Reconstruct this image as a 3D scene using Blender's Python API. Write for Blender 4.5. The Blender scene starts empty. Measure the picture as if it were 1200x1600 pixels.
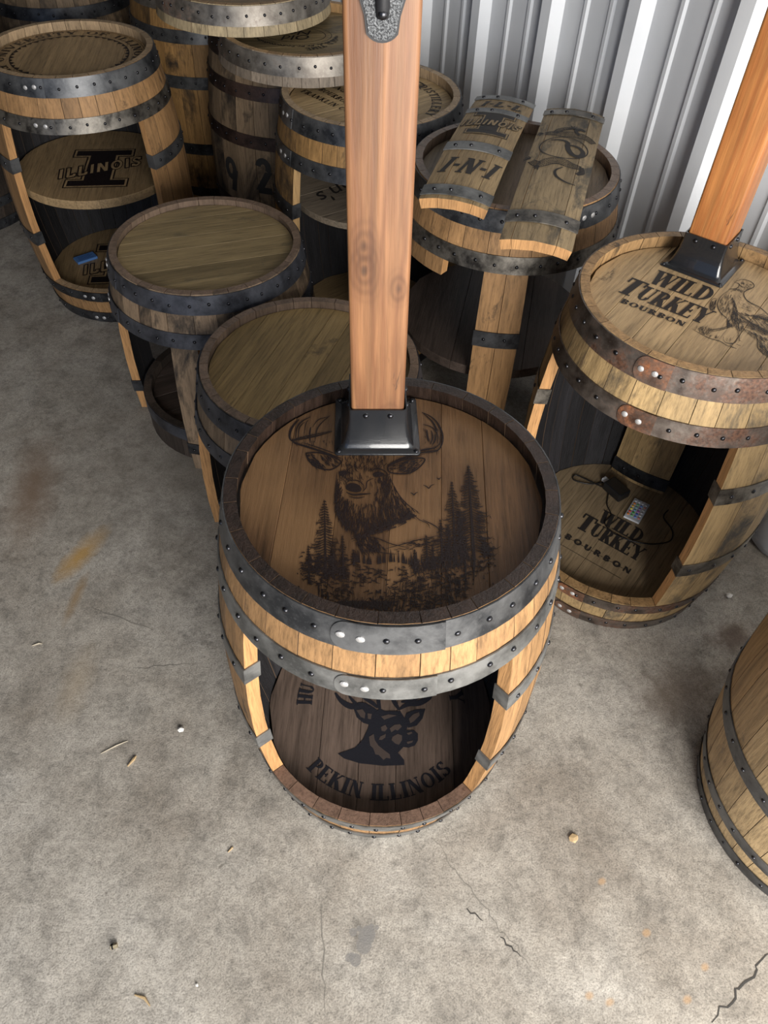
import bpy, bmesh, math, random
from mathutils import Vector, Matrix

scene = bpy.context.scene
COL = scene.collection
R = math.radians

# ------------------------------------------------------------------ camera
cam_d = bpy.data.cameras.new('camera')
cam = bpy.data.objects.new('camera', cam_d)
COL.objects.link(cam)
ax_x = Vector((0.99911644, -0.04202784, 0.0))          # world axes written in camera axes
ax_y = Vector((0.0316236, 0.75177934, -0.65865604))
ax_z = Vector((0.02768189, 0.65807408, 0.75244417))
rot = Matrix((ax_x, ax_y, ax_z))
cam.matrix_world = Matrix.Translation((0, 0, 1.812)) @ rot.to_4x4()
cam_d.sensor_fit = 'VERTICAL'
cam_d.sensor_height = 36.0
cam_d.lens = 1196.0 / 1600.0 * 36.0
cam_d.clip_start = 0.02
scene.camera = cam

# ------------------------------------------------------------------ world, light, exposure
world = bpy.data.worlds.new('sky')
scene.world = world
world.use_nodes = True
bg = world.node_tree.nodes['Background']
bg.inputs[0].default_value = (0.42, 0.62, 1.0, 1)
bg.inputs[1].default_value = 0.45

ld = bpy.data.lights.new('door_daylight', 'AREA')
ld.shape = 'RECTANGLE'
ld.size, ld.size_y = 2.6, 1.9
ld.energy = 235
ld.color = (1.0, 0.965, 0.91)
lo = bpy.data.objects.new('door_daylight', ld)
COL.objects.link(lo)
lo.location = (1.4, -1.9, 1.5)
lo.rotation_euler = (R(86), 0, R(12))

vs = scene.view_settings
vs.view_transform = 'Standard'
vs.look = 'None'
vs.exposure = 0.42
vs.gamma = 1.0
vs.use_curve_mapping = False

# ------------------------------------------------------------------ helpers
def tag(o, label=None, cat=None, group=None, kind=None):
    if label: o['label'] = label
    if cat: o['category'] = cat
    if group: o['group'] = group
    if kind: o['kind'] = kind
    return o

def empty(name, loc=(0, 0, 0), rz=0.0):
    o = bpy.data.objects.new(name, None)
    o.empty_display_size = 0.05
    o.location = loc
    o.rotation_euler = (0, 0, rz)
    COL.objects.link(o)
    return o

def link(name, me, parent=None, loc=(0, 0, 0), rz=0.0):
    o = bpy.data.objects.new(name, me)
    COL.objects.link(o)
    o.location = loc
    o.rotation_euler = (0, 0, rz)
    if parent: o.parent = parent
    return o

class MB:
    """collects faces of one mesh"""
    def __init__(self, lay=0.0):
        self.v, self.f, self.m = [], [], []
        self.lay, self.k = lay, 0
    def add(self, verts, faces, mat=0):
        b = len(self.v)
        if self.lay:                            # strokes of a drawing lie on top of one another, never in one plane
            self.k += 1
            dz = (self.k % 1500) * self.lay
            self.v += [(p[0], p[1], p[2] + dz) for p in verts]
        else:
            self.v += [tuple(p) for p in verts]
        for f in faces:
            self.f.append(tuple(b + i for i in f))
            self.m.append(mat)
    def box(self, x0, x1, y0, y1, z0, z1, mat=0, M=None):
        vs_ = [(x, y, z) for z in (z0, z1) for y in (y0, y1) for x in (x0, x1)]
        if M: vs_ = [tuple(M @ Vector(p)) for p in vs_]
        self.add(vs_, [(0, 2, 3, 1), (4, 5, 7, 6), (0, 1, 5, 4), (2, 6, 7, 3), (0, 4, 6, 2), (1, 3, 7, 5)], mat)
    def tube(self, pts, r, n=8, mat=0, cap=True):
        P = [Vector(p) for p in pts]
        rings = []
        for i, p in enumerate(P):
            d = (P[min(i + 1, len(P) - 1)] - P[max(i - 1, 0)]).normalized()
            a = d.orthogonal().normalized() if abs(d.z) > .9 else d.cross(Vector((0, 0, 1))).normalized()
            b = d.cross(a)
            rr = r[i] if isinstance(r, (list, tuple)) else r
            rings.append([p + (a * math.cos(t) + b * math.sin(t)) * rr for t in [2 * math.pi * k / n for k in range(n)]])
        vs_ = [q for ring in rings for q in ring]
        fs = []
        for i in range(len(P) - 1):
            for k in range(n):
                fs.append((i * n + k, i * n + (k + 1) % n, (i + 1) * n + (k + 1) % n, (i + 1) * n + k))
        if cap:
            fs.append(tuple(range(n))[::-1]); fs.append(tuple((len(P) - 1) * n + k for k in range(n)))
        self.add(vs_, fs, mat)
    def dome(self, c, nrm, r, h, n=8, mat=0):
        c = Vector(c); nrm = Vector(nrm).normalized()
        a = nrm.orthogonal().normalized(); b = nrm.cross(a)
        vs_ = []
        for rr, hh in ((1.0, -.4), (1.0, .25), (.7, .8)):
            for k in range(n):
                t = 2 * math.pi * k / n
                vs_.append(c + (a * math.cos(t) + b * math.sin(t)) * r * rr + nrm * h * hh)
        vs_.append(c + nrm * h)
        fs = []
        for i in range(2):
            for k in range(n):
                fs.append((i * n + k, i * n + (k + 1) % n, (i + 1) * n + (k + 1) % n, (i + 1) * n + k))
        for k in range(n):
            fs.append((2 * n + k, 2 * n + (k + 1) % n, 3 * n))
        self.add(vs_, fs, mat)
    def mesh(self, name, mats, smooth=None):
        me = bpy.data.meshes.new(name)
        me.from_pydata(self.v, [], self.f)
        for m in (mats if isinstance(mats, (list, tuple)) else [mats]):
            me.materials.append(m)
        if any(self.m):
            me.polygons.foreach_set('material_index', self.m)
        if smooth is not None:
            me.polygons.foreach_set('use_smooth', [True] * len(me.polygons))
            me.set_sharp_from_angle(angle=R(smooth))
        me.update()
        return me
    def build(self, name, mats, parent=None, loc=(0, 0, 0), rz=0.0, smooth=None, bevel=0):
        o = link(name, self.mesh(name, mats, smooth), parent, loc, rz)
        if bevel:
            md = o.modifiers.new('bevel', 'BEVEL'); md.width = bevel; md.segments = 2; md.limit_method = 'ANGLE'
        return o

# ------------------------------------------------------------------ materials
class NT:
    def __init__(self, name):
        self.mat = bpy.data.materials.new(name)
        self.mat.use_nodes = True
        self.t = self.mat.node_tree
        self.b = self.t.nodes['Principled BSDF']
    def n(self, typ, **kw):
        nd = self.t.nodes.new(typ)
        for k, v in kw.items():
            if k.startswith('i_'): nd.inputs[int(k[2:])].default_value = v
            else: setattr(nd, k, v)
        return nd
    def l(self, a, b): self.t.links.new(a, b)
    def ramp(self, src, stops, interp='LINEAR'):
        r = self.n('ShaderNodeValToRGB')
        r.color_ramp.interpolation = interp
        el = r.color_ramp.elements
        while len(el) < len(stops): el.new(0.5)
        for e, (p, c) in zip(el, stops):
            e.position = p
            e.color = (c[0], c[1], c[2], 1) if not isinstance(c, (int, float)) else (c, c, c, 1)
        self.l(src, r.inputs[0])
        return r.outputs[0]
    def mix(self, fac, a, b, mode='MIX'):
        m = self.n('ShaderNodeMix', data_type='RGBA', blend_type=mode)
        for sock, val in ((m.inputs[0], fac), (m.inputs[6], a), (m.inputs[7], b)):
            if hasattr(val, 'default_value') or hasattr(val, 'is_linked'): self.l(val, sock)
            elif isinstance(val, (int, float)): sock.default_value = val
            else: sock.default_value = (val[0], val[1], val[2], 1)
        return m.outputs[2]
    def math(self, op, a, b=0.0, clamp=False):
        m = self.n('ShaderNodeMath', operation=op, use_clamp=clamp)
        for s, v in ((m.inputs[0], a), (m.inputs[1], b)):
            if isinstance(v, (int, float)): s.default_value = v
            else: self.l(v, s)
        return m.outputs[0]
    def coords(self, scale=(1, 1, 1), offset=True, loc=(0, 0, 0)):
        tc = self.n('ShaderNodeTexCoord')
        out = tc.outputs['Object']
        if offset:
            oi = self.n('ShaderNodeObjectInfo')
            mm = self.math('MULTIPLY', oi.outputs['Random'], 43.7)
            va = self.n('ShaderNodeVectorMath', operation='ADD')
            self.l(out, va.inputs[0]); self.l(mm, va.inputs[1])
            out = va.outputs[0]
        mp = self.n('ShaderNodeMapping')
        mp.inputs['Scale'].default_value = scale
        mp.inputs['Location'].default_value = loc
        self.l(out, mp.inputs[0])
        return mp.outputs[0]
    def noise(self, vec, scale=1.0, detail=5.0, rough=0.6, dist=0.0):
        nd = self.n('ShaderNodeTexNoise')
        nd.inputs['Scale'].default_value = scale
        nd.inputs['Detail'].default_value = detail
        nd.inputs['Roughness'].default_value = rough
        nd.inputs['Distortion'].default_value = dist
        self.l(vec, nd.inputs['Vector'])
        return nd.outputs[0]
    def bump(self, h, strength=0.3, dist=0.002):
        bp = self.n('ShaderNodeBump')
        bp.inputs['Strength'].default_value = strength
        bp.inputs['Distance'].default_value = dist
        self.l(h, bp.inputs['Height'])
        self.l(bp.outputs[0], self.b.inputs['Normal'])

def sc(c, k): return tuple(min(1, x * k) for x in c)

def wood(name, base, axis='z', contrast=0.35, stain=0.0, stain_col=(0.02, 0.017, 0.015), tint=0.35,
         rough=0.6, bump=0.25, grain=1.0, spec=0.4, stain_scale=1.0, warm=None):
    N = NT(name)
    lo_, hi_ = 2.2 * grain, 34 * grain
    s = {'z': (hi_, hi_, lo_), 'y': (hi_, lo_, hi_), 'x': (lo_, hi_, hi_)}[axis]
    v1 = N.coords(s)
    n1 = N.noise(v1, 1.0, 6, 0.62, 0.35)
    v2 = N.coords(tuple(k * 5 for k in s))
    n2 = N.noise(v2, 1.0, 5, 0.7)
    col = N.ramp(n1, [(0.28, sc(base, 1 - contrast)), (0.5, base), (0.74, sc(base, 1 + contrast * .75))])
    fine = N.ramp(n2, [(0.32, 0.55), (0.48, 0.93), (0.62, 1.1)])
    col = N.mix(1.0, col, fine, 'MULTIPLY')
    if warm:
        vw = N.coords((3, 3, 3))
        nw = N.noise(vw, 1.2, 3, 0.5)
        col = N.mix(N.ramp(nw, [(0.42, 0.0), (0.66, 0.8)]), col, warm)
    oi = N.n('ShaderNodeObjectInfo')
    tv = N.math('MULTIPLY_ADD', oi.outputs['Random'], tint * 2)
    tv.node.inputs[2].default_value = 1 - tint
    cv = N.n('ShaderNodeCombineColor')
    for k in range(3): N.l(tv, cv.inputs[k])
    col = N.mix(1.0, col, cv.outputs[0], 'MULTIPLY')
    if stain > 0:
        q = stain_scale
        ss = {'z': (9 * q, 9 * q, 5 * q), 'y': (10 * q, 4 * q, 10 * q), 'x': (4 * q, 10 * q, 10 * q)}[axis]
        v3 = N.coords(ss)
        n3 = N.noise(v3, 1.0, 9, 0.72, 0.5)
        msk = N.ramp(n3, [(0.63 - 0.2 * stain, 0.0), (0.675 - 0.17 * stain, 0.55), (0.75 - 0.17 * stain, 0.95)])
        col = N.mix(msk, col, stain_col)
    N.l(col, N.b.inputs['Base Color'])
    N.b.inputs['Roughness'].default_value = rough
    N.b.inputs['Specular IOR Level'].default_value = spec
    N.bump(n2, min(1.0, bump * 1.5), 0.003)
    return N.mat

def metal(name, dark, light, rust=0.0, rust_col=(0.16, 0.06, 0.03), rough=(0.3, 0.55), metallic=0.6, scale=14.0, speck=0.25):
    N = NT(name)
    v = N.coords((1, 1, 1))
    n1 = N.noise(v, scale, 7, 0.66, 0.2)
    n2 = N.noise(v, 160, 3, 0.6)
    col = N.ramp(n1, [(0.38, dark), (0.62, light)])
    sp = N.ramp(n2, [(0.58, 0.0), (0.75, speck)])
    col = N.mix(sp, col, sc(light, 1.5))
    rg = N.ramp(n1, [(0.3, rough[0]), (0.7, rough[1])])
    mt = metallic
    if rust > 0:
        n3 = N.noise(v, 7.0, 9, 0.75)
        rm = N.ramp(n3, [(0.66 - 0.3 * rust, 0.0), (0.78 - 0.3 * rust, 1.0)])
        rc = N.ramp(n2, [(0.35, sc(rust_col, 0.55)), (0.7, sc(rust_col, 1.7))])
        col = N.mix(rm, col, rc)
        rg = N.mix(rm, rg, (0.6, 0.6, 0.6))
        mm = N.math('MULTIPLY', N.math('SUBTRACT', 1.0, rm), metallic)
        mm = N.math('ADD', mm, 0.15, True)
        N.l(mm, N.b.inputs['Metallic'])
    else:
        N.b.inputs['Metallic'].default_value = metallic
    N.l(col, N.b.inputs['Base Color'])
    N.l(rg, N.b.inputs['Roughness'])
    N.bump(n1, 0.12, 0.003)
    return N.mat

def plain(name, col, rough=0.5, metallic=0.0, spec=0.5, bump=0, bscale=80, coat=0):
    N = NT(name)
    N.b.inputs['Base Color'].default_value = (*col, 1)
    N.b.inputs['Roughness'].default_value = rough
    N.b.inputs['Metallic'].default_value = metallic
    N.b.inputs['Specular IOR Level'].default_value = spec
    N.b.inputs['Coat Weight'].default_value = coat
    if bump:
        n1 = N.noise(N.coords((1, 1, 1)), bscale, 4, 0.6)
        N.bump(n1, bump, 0.002)
    return N.mat

M = {}
M['oak_honey'] = wood('oak_honey', (0.325, 0.182, 0.078), stain=0.16, tint=0.16)
M['oak_tan'] = wood('oak_tan', (0.40, 0.27, 0.125), stain=0.30, tint=0.2, stain_col=(0.055, 0.05, 0.04))
M['oak_stained'] = wood('oak_stained', (0.36, 0.245, 0.115), stain=0.58, tint=0.2, stain_col=(0.045, 0.04, 0.034), stain_scale=.7)
M['oak_grey'] = wood('oak_grey', (0.21, 0.145, 0.085), stain=0.6, tint=0.38, stain_scale=.6)
M['oak_orange'] = wood('oak_orange', (0.34, 0.19, 0.068), stain=0.5, tint=0.2, stain_scale=.6)
M['oak_dark'] = wood('oak_dark', (0.23, 0.16, 0.10), stain=0.72, tint=0.35, stain_scale=.75)
M['oak_black'] = wood('oak_black', (0.06, 0.045, 0.035), stain=0.5, tint=0.4)
M['oak_pale'] = wood('oak_pale', (0.42, 0.30, 0.16), stain=0.22, tint=0.16, stain_col=(0.12, 0.10, 0.08))
M['oak_slab'] = wood('oak_slab', (0.33, 0.26, 0.155), stain=0.28, tint=0.15)
M['oak_slab_dark'] = wood('oak_slab_dark', (0.20, 0.16, 0.12), stain=0.35, tint=0.2)
M['char'] = wood('char', (0.017, 0.016, 0.018), contrast=0.6, tint=0.45, rough=0.62, bump=0.9, spec=0.45)
M['cut'] = wood('cut', (0.47, 0.25, 0.10), contrast=0.3, tint=0.08, rough=0.6, grain=1.4)
M['joint'] = plain('joint', (0.11, 0.065, 0.035), 0.8)
M['cut_dim'] = wood('cut_dim', (0.43, 0.27, 0.12), contrast=0.3, tint=0.1, rough=0.6, grain=1.4)
M['rim_dark'] = wood('rim_dark', (0.026, 0.016, 0.012), contrast=0.7, tint=0.25, rough=0.28, bump=0.5, spec=0.6)
M['rim_lip'] = wood('rim_lip', (0.165, 0.10, 0.07), contrast=0.3, tint=0.15, rough=0.5)
M['rim_tan'] = wood('rim_tan', (0.36, 0.22, 0.10), contrast=0.4, tint=0.2, rough=0.5, stain=0.3)
M['rim_brown'] = wood('rim_brown', (0.20, 0.14, 0.10), contrast=0.35, tint=0.15, rough=0.42, spec=0.55)
M['rim_pale'] = wood('rim_pale', (0.42, 0.30, 0.18), contrast=0.3, tint=0.15, rough=0.5)
# boards (grain along local y)
M['lid_walnut'] = wood('lid_walnut', (0.115, 0.062, 0.029), 'y', contrast=0.5, tint=0.1, rough=0.42, bump=0.2, spec=0.4, warm=(0.215, 0.122, 0.056))
M['lid_walnut_low'] = wood('lid_walnut_low', (0.125, 0.088, 0.068), 'y', contrast=0.55, tint=0.1, rough=0.5)
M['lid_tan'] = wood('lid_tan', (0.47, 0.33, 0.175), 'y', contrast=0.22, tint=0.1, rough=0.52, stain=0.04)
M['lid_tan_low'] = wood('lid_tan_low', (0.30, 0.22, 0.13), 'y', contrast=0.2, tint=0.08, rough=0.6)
M['lid_plain'] = wood('lid_plain', (0.27, 0.20, 0.10), 'y', contrast=0.3, tint=0.2, rough=0.5, stain=0.36, stain_col=(0.11, 0.09, 0.055), stain_scale=.8)
M['lid_plain_b'] = wood('lid_plain_b', (0.29, 0.20, 0.085), 'y', contrast=0.3, tint=0.28, rough=0.48, stain=0.12, stain_col=(0.07, 0.05, 0.03))
M['lid_gold'] = wood('lid_gold', (0.44, 0.315, 0.165), 'y', contrast=0.25, tint=0.1, rough=0.55)
M['lid_brown'] = wood('lid_brown', (0.36, 0.245, 0.125), 'y', contrast=0.3, tint=0.12, rough=0.5)
M['lid_grey'] = wood('lid_grey', (0.235, 0.185, 0.125), 'y', contrast=0.22, tint=0.12, rough=0.45)
M['shelf_dark'] = wood('shelf_dark', (0.075, 0.055, 0.045), 'y', contrast=0.5, tint=0.2, rough=0.45)
M['shelf_grey'] = wood('shelf_grey', (0.23, 0.185, 0.135), 'y', contrast=0.2, tint=0.1, rough=0.55, stain=0.1)
M['sign'] = wood('sign', (0.34, 0.24, 0.125), 'y', contrast=0.3, tint=0.15, rough=0.6, stain=0.22, stain_col=(0.09, 0.08, 0.065))
M['sign_b'] = wood('sign_b', (0.34, 0.25, 0.14), 'y', contrast=0.3, tint=0.16, rough=0.62, stain=0.6, stain_col=(0.05, 0.048, 0.042))
M['engrave'] = plain('engrave', (0.013, 0.008, 0.008), 0.5, spec=0.35, bump=0.4, bscale=300)
M['engrave_mid'] = plain('engrave_mid', (0.062, 0.045, 0.038), 0.55)
M['engrave_soft'] = plain('engrave_soft', (0.028, 0.024, 0.022), 0.6, spec=0.3)
M['engrave_blue'] = plain('engrave_blue', (0.014, 0.014, 0.019), 0.5, spec=0.4, bump=0.3, bscale=200)
M['paint_black'] = plain('paint_black', (0.02, 0.019, 0.018), 0.7)
M['steel_dark'] = metal('steel_dark', (0.03, 0.032, 0.036), (0.145, 0.147, 0.15), rough=(0.36, 0.5), scale=10)
M['steel_black'] = metal('steel_black', (0.02, 0.02, 0.023), (0.085, 0.088, 0.094), rough=(0.36, 0.5), speck=0.15)
M['steel_blue'] = metal('steel_blue', (0.035, 0.037, 0.045), (0.11, 0.115, 0.135), rough=(0.36, 0.5), speck=0.05)
M['steel_grey'] = metal('steel_grey', (0.085, 0.086, 0.084), (0.24, 0.24, 0.232), rough=(0.36, 0.5))
M['steel_mottle'] = metal('steel_mottle', (0.05, 0.045, 0.04), (0.24, 0.22, 0.19), rough=(0.32, 0.5), scale=22, rust=0.12, rust_col=(0.05, 0.035, 0.025))
M['steel_rust'] = metal('steel_rust', (0.07, 0.052, 0.043), (0.21, 0.18, 0.155), rust=0.62, rust_col=(0.09, 0.042, 0.024), rough=(0.34, 0.55))
M['steel_rust_orange'] = metal('steel_rust_orange', (0.09, 0.05, 0.035), (0.2, 0.15, 0.12), rust=0.6, rust_col=(0.20, 0.075, 0.03), rough=(0.4, 0.6))
M['steel_brown'] = metal('steel_brown', (0.04, 0.03, 0.028), (0.11, 0.075, 0.062), rust=0.4, rust_col=(0.06, 0.028, 0.02))
M['steel_bare'] = metal('steel_bare', (0.12, 0.105, 0.09), (0.29, 0.265, 0.23), rust=0.4, rust_col=(0.13, 0.07, 0.045), rough=(0.42, 0.55))
M['rivet'] = plain('rivet', (0.05, 0.05, 0.055), 0.28, 0.9)
M['rivet_silver'] = plain('rivet_silver', (0.55, 0.54, 0.53), 0.45, 0.55, bump=0.5, bscale=400)
M['black_gloss'] = plain('black_gloss', (0.012, 0.013, 0.015), 0.17, 0.0, 0.5, bump=0.15, bscale=500, coat=0.4)
M['black_satin'] = plain('black_satin', (0.015, 0.015, 0.017), 0.5, 0.0, 0.4)
M['black_plastic'] = plain('black_plastic', (0.012, 0.012, 0.013), 0.35)
M['white_plastic'] = plain('white_plastic', (0.72, 0.75, 0.8), 0.4)
M['blue_card'] = plain('blue_card', (0.10, 0.24, 0.56), 0.6)
M['blue_line'] = plain('blue_line', (0.035, 0.09, 0.26), 0.6)
M['sack'] = plain('sack', (0.55, 0.56, 0.57), 0.55, bump=0.4, bscale=25)
M['pebble'] = plain('pebble', (0.72, 0.70, 0.66), 0.8)
M['brass'] = plain('brass', (0.42, 0.36, 0.24), 0.4, 0.8)
M['straw'] = plain('straw', (0.48, 0.42, 0.32), 0.8)
M['wood_chip'] = plain('wood_chip', (0.42, 0.30, 0.16), 0.7)
M['crack'] = plain('crack', (0.05, 0.047, 0.043), 0.95)
M['crack_soft'] = plain('crack_soft', (0.20, 0.185, 0.16), 0.95)

def post_wood(name, base, red, knots):
    N = NT(name)
    v = N.coords((26, 26, 1.35), offset=False)
    n1 = N.noise(v, 1.0, 5, 0.6, 0.9)
    v2 = N.coords((170, 170, 7), offset=False)
    n2 = N.noise(v2, 1.0, 4, 0.6)
    tc = N.n('ShaderNodeTexCoord')
    wv = N.n('ShaderNodeTexWave', wave_type='BANDS', bands_direction='X')
    mp = N.n('ShaderNodeMapping'); mp.inputs['Scale'].default_value = (1, 1, 0.12)
    N.l(tc.outputs['Object'], mp.inputs[0]); N.l(mp.outputs[0], wv.inputs[0])
    wv.inputs['Scale'].default_value = 16; wv.inputs['Distortion'].default_value = 7
    wv.inputs['Detail'].default_value = 2.5; wv.inputs['Detail Scale'].default_value = 2.2
    col = N.ramp(n1, [(0.34, sc(base, 0.6)), (0.5, base), (0.66, sc(base, 1.4))])
    col = N.mix(N.math('MULTIPLY', wv.outputs[1], 0.5), col, red)
    col = N.mix(1.0, col, N.ramp(n2, [(0.3, 0.74), (0.6, 1.0)]), 'MULTIPLY')
    vb = N.coords((9, 9, 3.5), offset=False)
    nb = N.noise(vb, 1.0, 3, 0.5)
    col = N.mix(N.ramp(nb, [(0.5, 0.0), (0.75, 0.45)]), col, sc(red, 0.55))
    vn = N.coords((70, 70, 16), offset=False)
    nn = N.noise(vn, 1.0, 6, 0.75, 0.6)
    nz = N.noise(N.coords((8, 8, 2.2), offset=False), 1.0, 2, 0.5)
    nick = N.math('MULTIPLY', N.ramp(nn, [(0.60, 0.0), (0.66, 0.85)]), N.ramp(nz, [(0.5, 0.0), (0.6, 1.0)]))
    col = N.mix(nick, col, (0.05, 0.028, 0.018))
    for (kx, ky, kz, kr) in knots:
        m3 = N.n('ShaderNodeMapping')
        m3.inputs['Location'].default_value = (-kx, -ky, -kz * 0.6)
        m3.inputs['Scale'].default_value = (1, 1, 0.6)
        N.l(tc.outputs['Object'], m3.inputs[0])
        ln = N.n('ShaderNodeVectorMath', operation='LENGTH'); N.l(m3.outputs[0], ln.inputs[0])
        d = N.math('ADD', ln.outputs['Value'], N.math('MULTIPLY', N.math('SUBTRACT', n1, 0.5), 0.02))
        ring = N.math('SINE', N.math('MULTIPLY', d, 620.0))
        rr = N.math('MULTIPLY', N.ramp(d, [(kr * .35, 1.0), (kr, 0.0)]), N.math('MULTIPLY_ADD', ring, 0.25))
        rr.node.inputs[1].default_value = 0.0
        rm = N.math('MULTIPLY', N.ramp(d, [(kr * .5, 1.0), (kr * 1.1, 0.0)]), N.math('ADD', N.math('MULTIPLY', ring, 0.14), 0.36), True)
        col = N.mix(rm, col, sc(red, 0.45))
        core = N.ramp(d, [(kr * .06, 0.85), (kr * .2, 0.0)])
        col = N.mix(core, col, (0.05, 0.025, 0.015))
    N.l(col, N.b.inputs['Base Color'])
    N.b.inputs['Roughness'].default_value = 0.5
    N.bump(n2, 0.25, 0.003)
    return N.mat

def concrete():
    N = NT('concrete')
    v = N.coords((1, 1, 1), offset=False)
    n1 = N.noise(v, 2.3, 8, 0.62, 0.4)
    n2 = N.noise(v, 14, 8, 0.7, 0.3)
    n3 = N.noise(v, 260, 3, 0.6)
    col = N.ramp(n1, [(0.34, (0.27, 0.237, 0.197)), (0.5, (0.375, 0.342, 0.295)), (0.66, (0.475, 0.442, 0.392))])
    col = N.mix(1.0, col, N.ramp(n2, [(0.32, 0.62), (0.5, 0.97), (0.66, 1.12)]), 'MULTIPLY')
    col = N.mix(1.0, col, N.ramp(n3, [(0.34, 0.66), (0.5, 1.0), (0.66, 1.14)]), 'MULTIPLY')
    n4 = N.noise(v, 75, 5, 0.7, 0.4)
    col = N.mix(1.0, col, N.ramp(n4, [(0.34, 0.74), (0.52, 1.0), (0.68, 1.1)]), 'MULTIPLY')
    nv = N.noise(v, 5.5, 10, 0.78, 1.2)
    vein = N.ramp(nv, [(0.487, 0.0), (0.5, 0.38), (0.513, 0.0)])
    col = N.mix(vein, col, (0.17, 0.155, 0.135))
    nd = N.noise(v, 38, 3, 0.5)
    col = N.mix(N.ramp(nd, [(0.70, 0.0), (0.75, 0.55)]), col, (0.14, 0.12, 0.10))
    def blot(cx, cy, sx, sy, ang, colr, strength, wob=0.35, soft=0.35):
        nonlocal col
        tc = N.n('ShaderNodeTexCoord')
        mp = N.n('ShaderNodeMapping', vector_type='TEXTURE')
        mp.inputs['Location'].default_value = (cx, cy, 0)
        mp.inputs['Rotation'].default_value = (0, 0, R(ang))
        mp.inputs['Scale'].default_value = (sx, sy, 1)
        N.l(tc.outputs['Object'], mp.inputs[0])
        ln = N.n('ShaderNodeVectorMath', operation='LENGTH'); N.l(mp.outputs[0], ln.inputs[0])
        d = N.math('ADD', ln.outputs['Value'], N.math('MULTIPLY', N.math('SUBTRACT', n2, 0.5), wob * 2))
        m = N.ramp(d, [(max(0.0, 1 - soft), strength), (1.0, 0.0)])
        col = N.mix(m, col, colr)
    # old spills and scuffs on the slab, plus one broad darker area
    blot(-0.89, 1.37, 0.045, 0.13, -22, (0.44, 0.26, 0.07), 0.85, 0.5, 0.8)
    blot(-0.86, 1.22, 0.02, 0.11, -4, (0.26, 0.17, 0.08), 0.7, 0.5, 0.8)
    blot(-1.12, 1.62, 0.10, 0.30, 10, (0.20, 0.135, 0.09), 0.8, 0.5, 0.9)
    blot(-0.78, 0.95, 0.05, 0.14, 0, (0.40, 0.31, 0.20), 0.35, 0.5, 0.9)
    blot(0.80, 1.00, 0.16, 0.10, 20, (0.16, 0.115, 0.08), 0.6, 0.6, 0.9)
    blot(0.99, 1.18, 0.09, 0.06, 20, (0.11, 0.07, 0.05), 0.7, 0.8, 0.6)
    blot(-0.65, 1.75, 0.5, 0.5, 0, (0.26, 0.225, 0.18), 0.4, 0.4, 0.9)  # broad, faint darker area with a very soft edge
    for (cx, cy, r_) in ((0.001, 0.392, 0.0185), (-0.004, 0.374, 0.017), (0.010, 0.408, 0.0075), (-0.028, 0.398, 0.0085), (-0.016, 0.405, 0.0058),
                         (-0.020, 0.346, 0.0125), (-0.034, 0.350, 0.0085), (-0.028, 0.353, 0.007), (0.022, 0.409, 0.0052), (0.006, 0.398, 0.014)):
        blot(cx, cy, r_, r_ * 1.05, 0, (0.20, 0.19, 0.178), 0.8, 0.08, 0.14)
    for (cx, cy) in ((0.52, 0.52), (0.60, 0.42), (0.66, 0.30), (0.50, 0.29), (0.46, 0.30), (0.71, 0.36)):
        blot(cx, cy, 0.012, 0.009, 30, (0.45, 0.28, 0.14), 0.6, 0.4, 0.6)
    N.l(col, N.b.inputs['Base Color'])
    N.b.inputs['Roughness'].default_value = 0.78
    N.b.inputs['Specular IOR Level'].default_value = 0.3
    h = N.math('ADD', N.math('MULTIPLY', n3, 0.5), n2)
    N.bump(h, 0.35, 0.004)
    return N.mat

def sheet_metal():
    N = NT('sheet_metal')
    v = N.coords((1, 1, 1), offset=False)
    n1 = N.noise(v, 3, 5, 0.6)
    n2 = N.noise(v, 190, 3, 0.6)
    col = N.ramp(n1, [(0.3, (0.72, 0.745, 0.775)), (0.7, (0.80, 0.82, 0.845))])
    N.l(col, N.b.inputs['Base Color'])
    N.b.inputs['Roughness'].default_value = 0.42
    N.b.inputs['Specular IOR Level'].default_value = 0.5
    N.bump(n2, 0.1, 0.001)
    return N.mat

M['concrete'] = concrete()
M['sheet_metal'] = sheet_metal()
M['post_red'] = post_wood('post_red', (0.225, 0.105, 0.045), (0.135, 0.05, 0.021),
                          [(-0.022, -0.046, 0.385, 0.028), (-0.022, -0.046, 0.345, 0.034), (0.030, -0.046, 0.315, 0.022), (0.018, -0.046, 0.03, 0.014), (0.020, -0.046, 0.055, 0.03)])
M['post_orange'] = post_wood('post_orange', (0.38, 0.155, 0.045), (0.33, 0.10, 0.025), [(0.0, -0.046, 1.6, 0.02)])
M['dark_wall'] = plain('dark_wall', (0.10, 0.085, 0.07), 0.9, bump=0.3, bscale=20)
M['ceiling'] = plain('ceiling', (0.17, 0.165, 0.16), 0.9, bump=0.2, bscale=20)

# ------------------------------------------------------------------ the setting
b = MB()
b.add([(-5, -6, 0), (9, -6, 0), (9, 9, 0), (-5, 9, 0), (-5, -6, -.15), (9, -6, -.15), (9, 9, -.15), (-5, 9, -.15)],
      [(0, 1, 2, 3), (7, 6, 5, 4), (0, 4, 5, 1), (1, 5, 6, 2), (2, 6, 7, 3), (3, 7, 4, 0)])
floor = tag(b.build('floor', M['concrete']), 'grey concrete slab with stains, hairline cracks and a few wet drips', kind='structure')

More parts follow.
